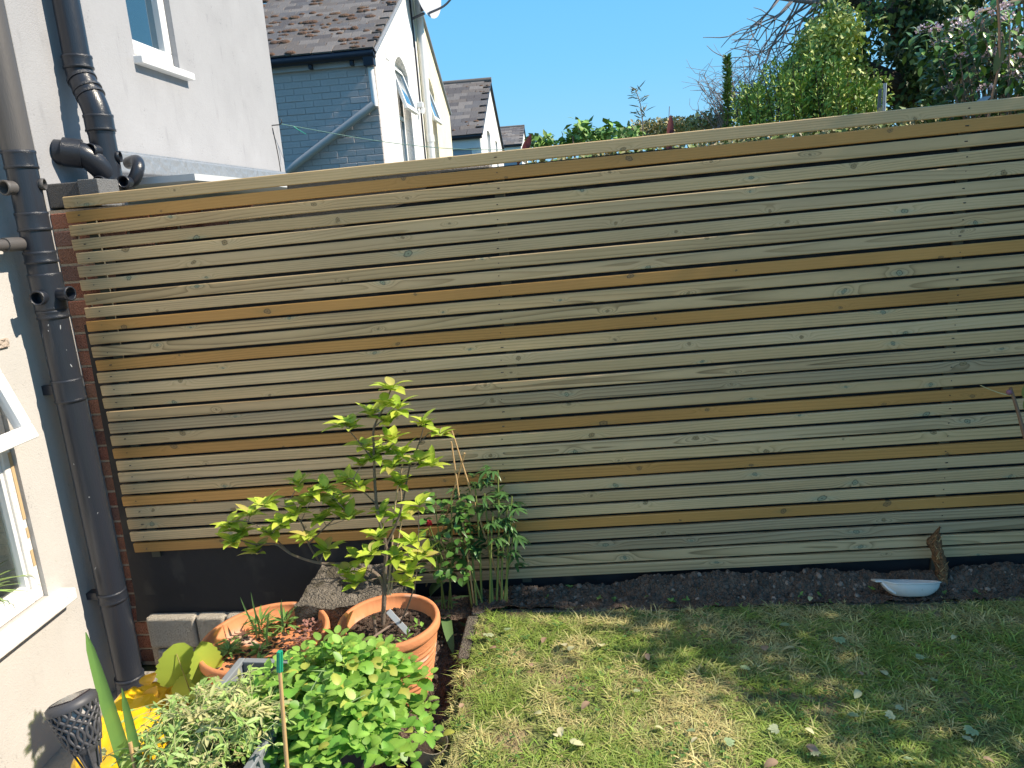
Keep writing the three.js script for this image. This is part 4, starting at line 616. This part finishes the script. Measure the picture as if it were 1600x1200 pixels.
// fallen leaves on the lawn
{
  const mk = (col, lob) => { const L = new Leaves(); if (lob) for (const a of [-1.1, -.5, 0, .5, 1.1]) L.add(V(0, .002, 0), V(Math.sin(a), .06, Math.cos(a)), V(0, 1, 0), .045 - .012 * Math.abs(a), .022, col, { seg: 4, fold: .15, curl: .1, pow: .7, rib: 1.2 }); else L.add(V(0, .002, -.025), V(0, .08, 1), V(0, 1, 0), .055, .036, col, { seg: 6, fold: .25, curl: .35, pow: .6, rib: 1.2 }); return L.geo(); };
  const kinds = [[[.30, .34, .20], 1, 'pale green grey'], [[.22, .30, .15], 1, 'grey green'], [[.40, .40, .22], 0, 'pale yellow green'], [[.30, .20, .13], 0, 'curled brown'], [[.50, .46, .28], 0, 'bleached cream']].map(([c, l, n]) => [mk(c, l), n]);
  const spots = [[762, 998, 0], [796, 990, 1], [880, 1012, 4], [893, 1018, 2], [1012, 1034, 3], [868, 1152, 4], [898, 1163, 2], [905, 1165, 2], [1078, 1148, 1], [1085, 1160, 4], [876, 1146, 4], [1215, 1142, 0], [1265, 1145, 2], [1333, 1125, 1], [1395, 1120, 0], [1408, 1108, 0], [1340, 1088, 2], [1345, 1054, 3], [1380, 1052, 2], [1432, 1030, 1], [1232, 1018, 2], [1225, 985, 1], [1195, 1017, 3], [1266, 940, 2], [1510, 1160, 0], [1520, 1145, 1], [1135, 1165, 1], [1275, 1180, 0], [1270, 1175, 3], [1420, 1192, 1], [1205, 1195, 3], [1545, 1192, 3], [770, 1020, 3], [850, 1005, 3], [830, 1045, 3], [722, 1110, 3], [840, 1120, 2], [997, 1085, 0], [1030, 1140, 2], [940, 1012, 2], [915, 1108, 3], [1460, 1065, 1], [1490, 1000, 2], [1165, 1052, 1], [1310, 1000, 1]];
  const lm = std(null, .75, { vertexColors: true, side: THREE.DoubleSide });
  for (const [px, py, k] of spots) { const p = onY(px, py, .012), y = lawnY(p.x, p.z) + .027; const m = solo('fallen_leaf', kinds[k][0], lm, `${kinds[k][1]} fallen leaf on the ${py < 1015 ? 'back' : py < 1100 ? 'middle' : 'front'} ${px < 1000 ? 'left' : px < 1300 ? 'centre' : 'right'} of lawn`, 'leaf', { group: `${kinds[k][1]} fallen leaves on the lawn` }); m.position.set(p.x, y, p.z); m.rotation.set(rr(-.25, .25), rr(0, 6.28), rr(-.25, .25)); m.scale.setScalar(rr(.45, .9)); }
}
// ---------------------------------------------------------------- garden beyond the fence
function cloudLeaves(L, blobs, n, size, cols, o = {}) { // leaves through lumpy volumes, thinner towards the rim
  const tot = blobs.reduce((s, b) => s + b[3] * b[4] * b[5], 0);
  for (const [x, y, z, a, b, c] of blobs) { const k = Math.round(n * a * b * c / tot); for (let i = 0; i < k; i++) { const d = randDir(), r = Math.pow(rnd(), .42), q = V(x + d.x * a * r, y + d.y * b * r, z + d.z * c * r); const lump = fbm(q.x * 2.6 + 50, q.y * 2.6 + q.z * 1.9 + 50, 256, 3); if (lump < (o.gap ?? .40) + .1 * (r - .5)) continue; const col = cols[(rnd() * cols.length) | 0]; const dd = randDir(); dd.y -= .3; L.add(q, dd, randDir().add(V(0, .8, 0)), size * rr(.6, 1.3), size * rr(.4, .75), jit(col, .25), { seg: 2, fold: .2, curl: .2 }); } }
}
{ // ivy-clad tree
  const t = thing('ivy_tree', 'big dark ivy covered tree rising behind right end of fence', 'tree');
  const Z = -8.2, g = [limb([at(1475, 430, Z), at(1455, 230, Z), at(1440, 120, Z), at(1420, 20, Z), at(1430, -120, Z)], .28, .15, 12), limb([at(1450, 170, Z), at(1405, 135, Z + .3), at(1360, 112, Z + .4), at(1330, 100, Z + .5), at(1290, 88, Z + .6)], .14, .05, 9), limb([at(1440, 175, Z), at(1390, 148, Z + .3), at(1340, 140, Z + .4), at(1300, 128, Z + .4)], .11, .04, 9), limb([at(1420, 60, Z), at(1385, 25, Z + .3), at(1345, 8, Z + .4), at(1290, -30, Z + .6)], .1, .04, 9)];
  part('trunk', join(g), M.darkBark, t);
  const L = new Leaves(), B = (px, py, w, h, dz = 0, d = 1) => { const p = at(px, py, Z + dz); return [p.x, p.y, p.z, w / 1146 * 8.2, h / 1146 * 8.2, d]; };
  cloudLeaves(L, [B(1455, 60, 75, 110, .2, .7), B(1420, 20, 60, 80, .5, .7), B(1500, 20, 60, 80, .0, .7), B(1440, 130, 70, 50, .4, .5), B(1385, 60, 40, 40, .6, .4), B(1500, 110, 50, 60, .3, .6), B(1480, -90, 140, 80, 0, .9)], 15000, .075, [[.05, .10, .03], [.04, .085, .03], [.075, .13, .035], [.04, .08, .035], [.14, .19, .05]], { gap: .33 });
  cloudLeaves(L, [B(1310, 60, 50, 40, .5, .5), B(1340, 20, 60, 35, .6, .5), B(1280, 100, 45, 30, .5, .4), B(1370, 90, 40, 25, .4, .4), B(1330, 90, 35, 25, .5, .4)], 3400, .065, [[.10, .17, .04], [.19, .26, .05], [.08, .14, .04], [.24, .29, .08]], { gap: .46 });
  part('crown', L.geo(), L_far, t, { kind: 'stuff' });
}
{ // bare drooping branches at the top
  const t = thing('bare_tree', 'bare grey branches drooping against blue sky at upper right', 'tree'), G = [], Z = -8.6;
  G.push(limb([at(1480, 250, Z - .4), at(1440, 60, Z - .2), at(1400, -30, Z), at(1340, -15, Z), at(1290, 2, Z), at(1240, 0, Z), at(1200, -6, Z)], .1, .015, 8));
  for (let i = 0; i < 26; i++) {
    let x = rr(1205, 1385), y = x < 1290 ? -2 : rr(-8, 4), a = rr(1.95, 2.55) - (x > 1310 ? .3 : 0), pts = [at(x, y, Z)], n = 5 + (rnd() * 5) | 0, z = Z; for (let k = 0; k < n; k++) { x += Math.cos(a) * 20; y += Math.sin(a) * 22; a += rr(-.28, .26); z += rr(-.12, .12); pts.push(at(x, y, z)); if (k > 0 && rnd() < .75) { let xx = x, yy = y, aa = a + rr(-1, 1), pp = [at(xx, yy, z)]; for (let j = 0; j < 3; j++) { xx += Math.cos(aa) * 13; yy += Math.sin(aa) * 13; aa += rr(-.4, .4); pp.push(at(xx, yy, z)); } G.push(limb(pp, .006, .003, 4, 6)); } } G.push(limb(pts, .012, .003, 5));
  }
  part('branches', join(G), M.greyTwig, t);
}
{ // hedge of green shrubs, left of the tree
  const Z = -7, B = (px, py, w, h, dz = 0, d = .5) => { const p = at(px, py, Z + dz); return [p.x, p.y, p.z, w / 1146 * 7, h / 1146 * 7, d]; };
  const t = thing('green_hedge_shrub', 'upright feathery mid green shrub behind fence, left of ivy tree', 'shrub'), L = new Leaves(), G = [];
  for (let i = 0; i < 130; i++) { const x = rr(1150, 1370), up = lerp(78, 36, Math.abs(x - 1260) / 100) * rr(.5, 1.2), b = at(x + rr(-8, 8), 260, Z + rr(-.4, .4)), e = at(x + rr(-14, 14), 165 - up * (x < 1200 ? .7 : 1), b.z + rr(-.1, .1)); G.push(limb([b, b.clone().lerp(e, .5).add(V(rr(-.08, .08), 0, 0)), e], .005, .002, 4, 4)); const cv = new THREE.CatmullRomCurve3([b, b.clone().lerp(e, .5), e]); for (let k = 0; k < 62; k++) { const p = cv.getPoint(.35 + .65 * rnd()), d = randDir(); d.y = Math.abs(d.y) * .8 + .2; L.add(p.addScaledVector(d, .02), d, randDir(), rr(.03, .06), rr(.014, .024), jit(rnd() < .35 ? [.32, .40, .06] : [.15, .27, .045], .25), { seg: 2 }); } }
  part('stems', join(G), M.darkBark, t, { kind: 'stuff' }); part('foliage', L.geo(), L_far, t, { kind: 'stuff' });
  const y = thing('golden_shrub', 'yellow green small leaved shrub mass below the ivy branches', 'shrub'), L2 = new Leaves(), st = []; for (let i = 0; i < 9; i++) st.push(limb([at(1290 + i * 9, 300, Z - .3), at(1285 + i * 10, 200, Z - .3), at(1270 + i * 12, 110, Z - .3)], .014, .005, 5));
  part('stems', join(st), M.twig, y); cloudLeaves(L2, [B(1300, 100, 60, 45, -.3), B(1325, 45, 50, 45, -.3), B(1290, 65, 45, 35, -.3), B(1260, 125, 45, 35, -.3), B(1345, 140, 65, 45, -.3), B(1270, 150, 50, 40, -.3), B(1310, 190, 90, 40, -.3)], 15000, .048, [[.26, .34, .06], [.44, .47, .13], [.17, .27, .05], [.34, .40, .09]], { gap: .45 }); part('foliage', L2.geo(), L_far, y, { kind: 'stuff' });
  const tw = thing('twiggy_shrub', 'leafless pale twiggy bush left of the green hedge shrub', 'shrub'), T = []; for (let i = 0; i < 70; i++) { const b = at(rr(1130, 1215), 240, Z - .6 + rr(-.3, .3)), x = rr(1085, 1250), e = at(x, rr(75, 165) + (x < 1130 ? 35 : 0), b.z), m = b.clone().lerp(e, .5).add(V(rr(-.06, .06), .05, 0)); T.push(limb([b, m, e], .008, .002, 4, 5)); for (let k = 0; k < 5; k++) { const p = m.clone().lerp(e, rnd()); T.push(limb([p, p.clone().add(V(rr(-.12, .1), rr(.02, .12), 0)), p.clone().add(V(rr(-.22, .18), rr(.06, .2), 0))], .003, .0015, 3, 3)); } } part('twigs', join(T), M.greyTwig, tw, { kind: 'stuff' });
  const sp = thing('column_shoot', 'single tall narrow leafy green shoot against the sky', 'plant'), L3 = new Leaves(), b = at(1137, 230, -7.3), e = at(1136, 88, -7.3); part('stem', limb([b, b.clone().lerp(e, .5), e], .012, .004, 5), M.twig, sp); for (let i = 0; i < 420; i++) { const u = rnd(), p = b.clone().lerp(e, .2 + .8 * u), a = rr(0, 6.28); L3.add(p, V(Math.cos(a), rr(.2, .9), Math.sin(a)), randDir(), rr(.04, .07), .022, jit([.12, .20, .04], .25), { seg: 2 }); } part('leaves', L3.geo(), L_far, sp, { kind: 'stuff' });
}
{ // low bushes along the middle of the fence top
  const mk = (name, lb, Z, blobs, n, size, cols, gap) => { const t = thing(name, lb, 'bush'), L = new Leaves(), st = []; const bs = blobs.map(([px, py, w, h]) => { const p = at(px, py, Z); st.push(limb([V(p.x, LOW, Z), V(p.x + .05, p.y * .5, Z), V(p.x, p.y, Z)], .02, .008, 5)); return [p.x, p.y, p.z, w / 1146 * -Z, h / 1146 * -Z, .4]; }); part('stems', join(st), M.twig, t); cloudLeaves(L, bs, n, size, cols, { gap }); part('foliage', L.geo(), L_far, t, { kind: 'stuff' }); };
  mk('climber_bush', 'bright green leafy climber tops just above middle of fence', -6.5, [[848, 225, 22, 16], [895, 213, 26, 18], [905, 200, 14, 14], [945, 212, 28, 16], [950, 205, 10, 14], [980, 212, 22, 12], [870, 232, 30, 10]], 1500, .07, [[.10, .22, .035], [.17, .30, .05], [.08, .17, .03]], .36);
  mk('straw_bush', 'straw coloured wispy bush above fence, right of green climber', -9, [[1010, 205, 40, 16], [1045, 198, 30, 14], [1060, 200, 24, 12], [1000, 212, 40, 10]], 2600, .05, [[.36, .30, .14], [.30, .28, .12], [.22, .24, .08]], .40);
  mk('olive_bush', 'dull olive bush where the fence top meets twiggy shrub', -8, [[1120, 190, 50, 20], [1160, 190, 50, 24], [1095, 192, 30, 12]], 1900, .05, [[.17, .20, .06], [.24, .24, .08], [.12, .16, .05]], .40);
  const b = thing('bamboo_sprig', 'lone feathery bamboo sprig rising above the straw bush', 'plant'), L = new Leaves(), c = [at(1003, 240, -7.5), at(1004, 190, -7.5), at(1000, 160, -7.5), at(992, 138, -7.5)]; part('culm', limb(c, .008, .003, 6), M.twig, b); const cv = new THREE.CatmullRomCurve3(c);
  for (let i = 0; i < 54; i++) { const p = cv.getPoint(.25 + .75 * rnd()), a = rr(0, 6.28); L.add(p.add(V(rr(-.05, .05), rr(-.02, .02), 0)), V(Math.cos(a), rr(-.1, .9), Math.sin(a)), randDir(), rr(.07, .12), .012, jit([.17, .17, .10], .3), { seg: 3 }); } part('leaves', L.geo(), L_far, b);
}
{ // clipped hedge seen through the gap under the top slat
  const t = thing('clipped_hedge', 'low mixed hedge glimpsed through the gap under top slat', 'hedge'), L = new Leaves(), st = []; for (let i = 0; i < 24; i++) { const x = .1 + i * .19; st.push(limb([V(x, LOW, -5.6), V(x + .03, .8, -5.6), V(x, 1.8, -5.6)], .012, .006, 5)); } part('stems', join(st), M.twig, t, { kind: 'stuff' });
  for (let i = 0; i < 15000; i++) { const x = rr(-.3, 4.9), top = 2.02 + .048 * x; L.add(V(x, lerp(1.35, top, Math.pow(rnd(), .6)), -5.6 + rr(-.25, .25)), randDir(), V(0, 1, .4), rr(.045, .08), rr(.025, .045), jit([[.30, .27, .12], [.16, .22, .05], [.11, .17, .04], [.24, .20, .10]][(rnd() * 4) | 0], .25), { seg: 2 }); } part('foliage', L.geo(), L_far, t, { kind: 'stuff' });
}
for (const [px, py, bx, by, z, lb] of [[1049, 180, 1040, 232, -3.6, 'upright dark red pointed leaf above fence beside straw bush'], [830, 210, 800, 240, -3.5, 'dark red pointed leaf leaning right by farthest house roof']]) {
  const t = thing('red_leaf_shoot', lb, 'plant', { group: 'dark red shoots above fence' }), e = at(px, py, z), b = at(bx, by + 40, z), L = new Leaves(), m = b.clone().lerp(e, .55), d = e.clone().sub(m);
  part('stalk', limb([V(b.x, LOW, z), b, m.clone(), at(px - 3, py - (px > 900 ? 14 : 0), z)], .006, .0015, 6), std([.15, .05, .045], .6), t); L.add(m, d, V(.3, .2, 1), d.length() * 1.05, .034, [.14, .028, .03], { seg: 7, fold: .35, curl: .05, rib: 1.3 }); L.add(b.clone().lerp(m, .6), V(.25, 1, 0), V(-.2, .1, 1), .07, .03, [.13, .03, .03], { seg: 5 }); part('leaf', L.geo(), L_soft, t);
}
{ // pink flowering shrub and trellis, far right
  const Z = -4.9, t = thing('pink_viburnum', 'green shrub with pale pink flower heads behind right fence end', 'shrub'), L = new Leaves(), F = new Leaves(), G = [];
  const heads = [[1450, 48], [1487, 40], [1502, 45], [1520, 38], [1510, 63], [1473, 72], [1500, 90], [1548, 88], [1563, 20], [1578, 33], [1588, 55], [1585, 92], [1558, 108], [1580, 125], [1592, 112], [1475, 143], [1547, 82], [1600, 75], [1570, 12], [1535, 22], [1462, 50], [1555, 60], [1540, 140]];
  for (const [px, py] of heads) { const c = at(px, py, Z + rr(-.15, .15)), b = at(1540 + rr(-40, 60), 330, Z); G.push(limb([b, b.clone().lerp(c, .6).add(V(rr(-.05, .05), 0, 0)), c], .008, .003, 5)); const r = rr(.03, .055); for (let k = 0; k < 46; k++) { const d = randDir(); d.y = Math.abs(d.y) * .7; F.add(c.clone().addScaledVector(d, r), d, randDir(), rr(.012, .02), rr(.01, .016), jit(mixc([.68, .42, .52], [.80, .74, .78], rnd()), .12), { seg: 2 }); } for (let k = 0; k < 26; k++) { const d = randDir(); L.add(c.clone().add(V(rr(-.13, .13), rr(-.16, .05), rr(-.1, .1))), d, V(0, 1, .3), rr(.05, .085), rr(.025, .04), jit(rnd() < .3 ? [.17, .30, .05] : [.08, .16, .04], .25), { seg: 3 }); } }
  for (let i = 0; i < 520; i++) { const p = at(rr(1440, 1640), rr(85, 200), Z + rr(-.2, .15)); L.add(p, randDir(), V(0, 1, .3), rr(.05, .08), rr(.025, .04), jit([.06, .12, .035], .3), { seg: 3 }); }
  part('stems', join(G), M.twig, t); part('foliage', L.geo(), L_gloss, t, { kind: 'stuff' }); part('flower_heads', F.geo(), L_soft, t, { kind: 'stuff', label: 'pale pink flower clusters' });
  const tr = thing('trellis', 'weathered brown timber trellis behind the pink flowering shrub', 'trellis'), m = std([.28, .20, .12], .85), z = -5.35, P = (px, py) => at(px, py, z);
  for (const [a, b] of [[[1500, 30], [1640, -12]], [[1495, 122], [1640, 88]], [[1500, 75], [1640, 38]]]) part('rail', uvWorld(limb([P(...a), P((a[0] + b[0]) / 2, (a[1] + b[1]) / 2), P(...b)], .02, .02, 4)), m, tr);
  for (let i = 0; i < 17; i++) { const x = 1500 + i * 8.4, y = 30 - (x - 1500) * .30; part('lath', uvWorld(cyl(P(x, y - 2), P(x + 5, 190), .011, .011, 4)), m, tr); }
  const st = thing('red_stalk', 'reddish bare stalk with drooping leaf in front of trellis', 'plant'), zz = -3.5; part('stalk', limb([V(at(1540, 175, zz).x, LOW, zz), at(1548, 160, zz), at(1560, 110, zz), at(1568, 75, zz), at(1560, 30, zz), at(1558, -20, zz)], .008, .0055, 7), std([.40, .20, .10], .6), st); const S = new Leaves(); S.add(at(1567, 68, zz), V(-.25, -1, .1), V(-.3, .2, 1), .13, .035, [.16, .17, .05], { seg: 6, curl: .1 }); S.add(at(1548, 150, zz), V(-.9, -.35, .1), V(0, 1, .6), .12, .035, [.24, .30, .34], { seg: 6, curl: .4 }); S.add(at(1560, 5, zz), V(.35, .7, .1), V(0, .2, 1), .09, .03, [.16, .05, .05], { seg: 5 }); part('leaf', S.geo(), L_soft, st);
  const gp = thing('metal_clothes_post', 'slim grey metal post standing before the ivy trunk', 'post'), q = at(1383, 130, -6); part('post', cyl(V(q.x, LOW, -6), q, .013, .013, 10), std([.42, .44, .46], .4, { metalness: .5 }), gp); part('stay', join([cyl(V(q.x - .07, LOW, -6), at(1377, 138, -6), .006, .006, 6), cyl(V(q.x - .1, LOW, -6), at(1374, 140, -6), .006, .006, 6)]), std([.2, .2, .22], .5), gp);
}
// tree on the right of the lawn, outside the picture: its crown shades the far half of the lawn
{
  const t = thing('apple_tree', 'small leafy apple tree standing right of the lawn', 'tree'), L = new Leaves();
  part('trunk', join([limb([V(3.9, LOW, -2.3), V(3.85, .6, -2.3), V(3.8, 1.6, -2.35), V(3.8, 2.6, -2.6), V(3.8, 3.9, -2.8)], .09, .03, 10), limb([V(3.83, 1.2, -2.32), V(3.6, 1.7, -2.7), V(3.5, 2.3, -3.1)], .05, .02, 8), limb([V(3.83, 1.3, -2.32), V(3.7, 1.9, -1.8), V(3.6, 2.4, -1.4)], .05, .02, 8)]), M.bark, t);
  const AC = [[.06, .13, .03], [.09, .17, .04], [.05, .11, .03]];
  cloudLeaves(L, [[4.0, 2.7, -3.2, 1.0, 1.8, .55], [4.3, 3.2, -3.4, 1.0, 1.9, .7]], 12000, .115, AC, { gap: .27 });
  cloudLeaves(L, [[3.8, 2.1, -2.45, .85, 1.3, .5], [3.9, 1.75, -1.75, .85, 1.2, .6], [4.0, 1.6, -.9, .9, 1.3, .7]], 14500, .085, AC, { gap: .29 });
  part('crown', L.geo(), L_far, t, { kind: 'stuff' });
}

renderer.render(scene, camera);
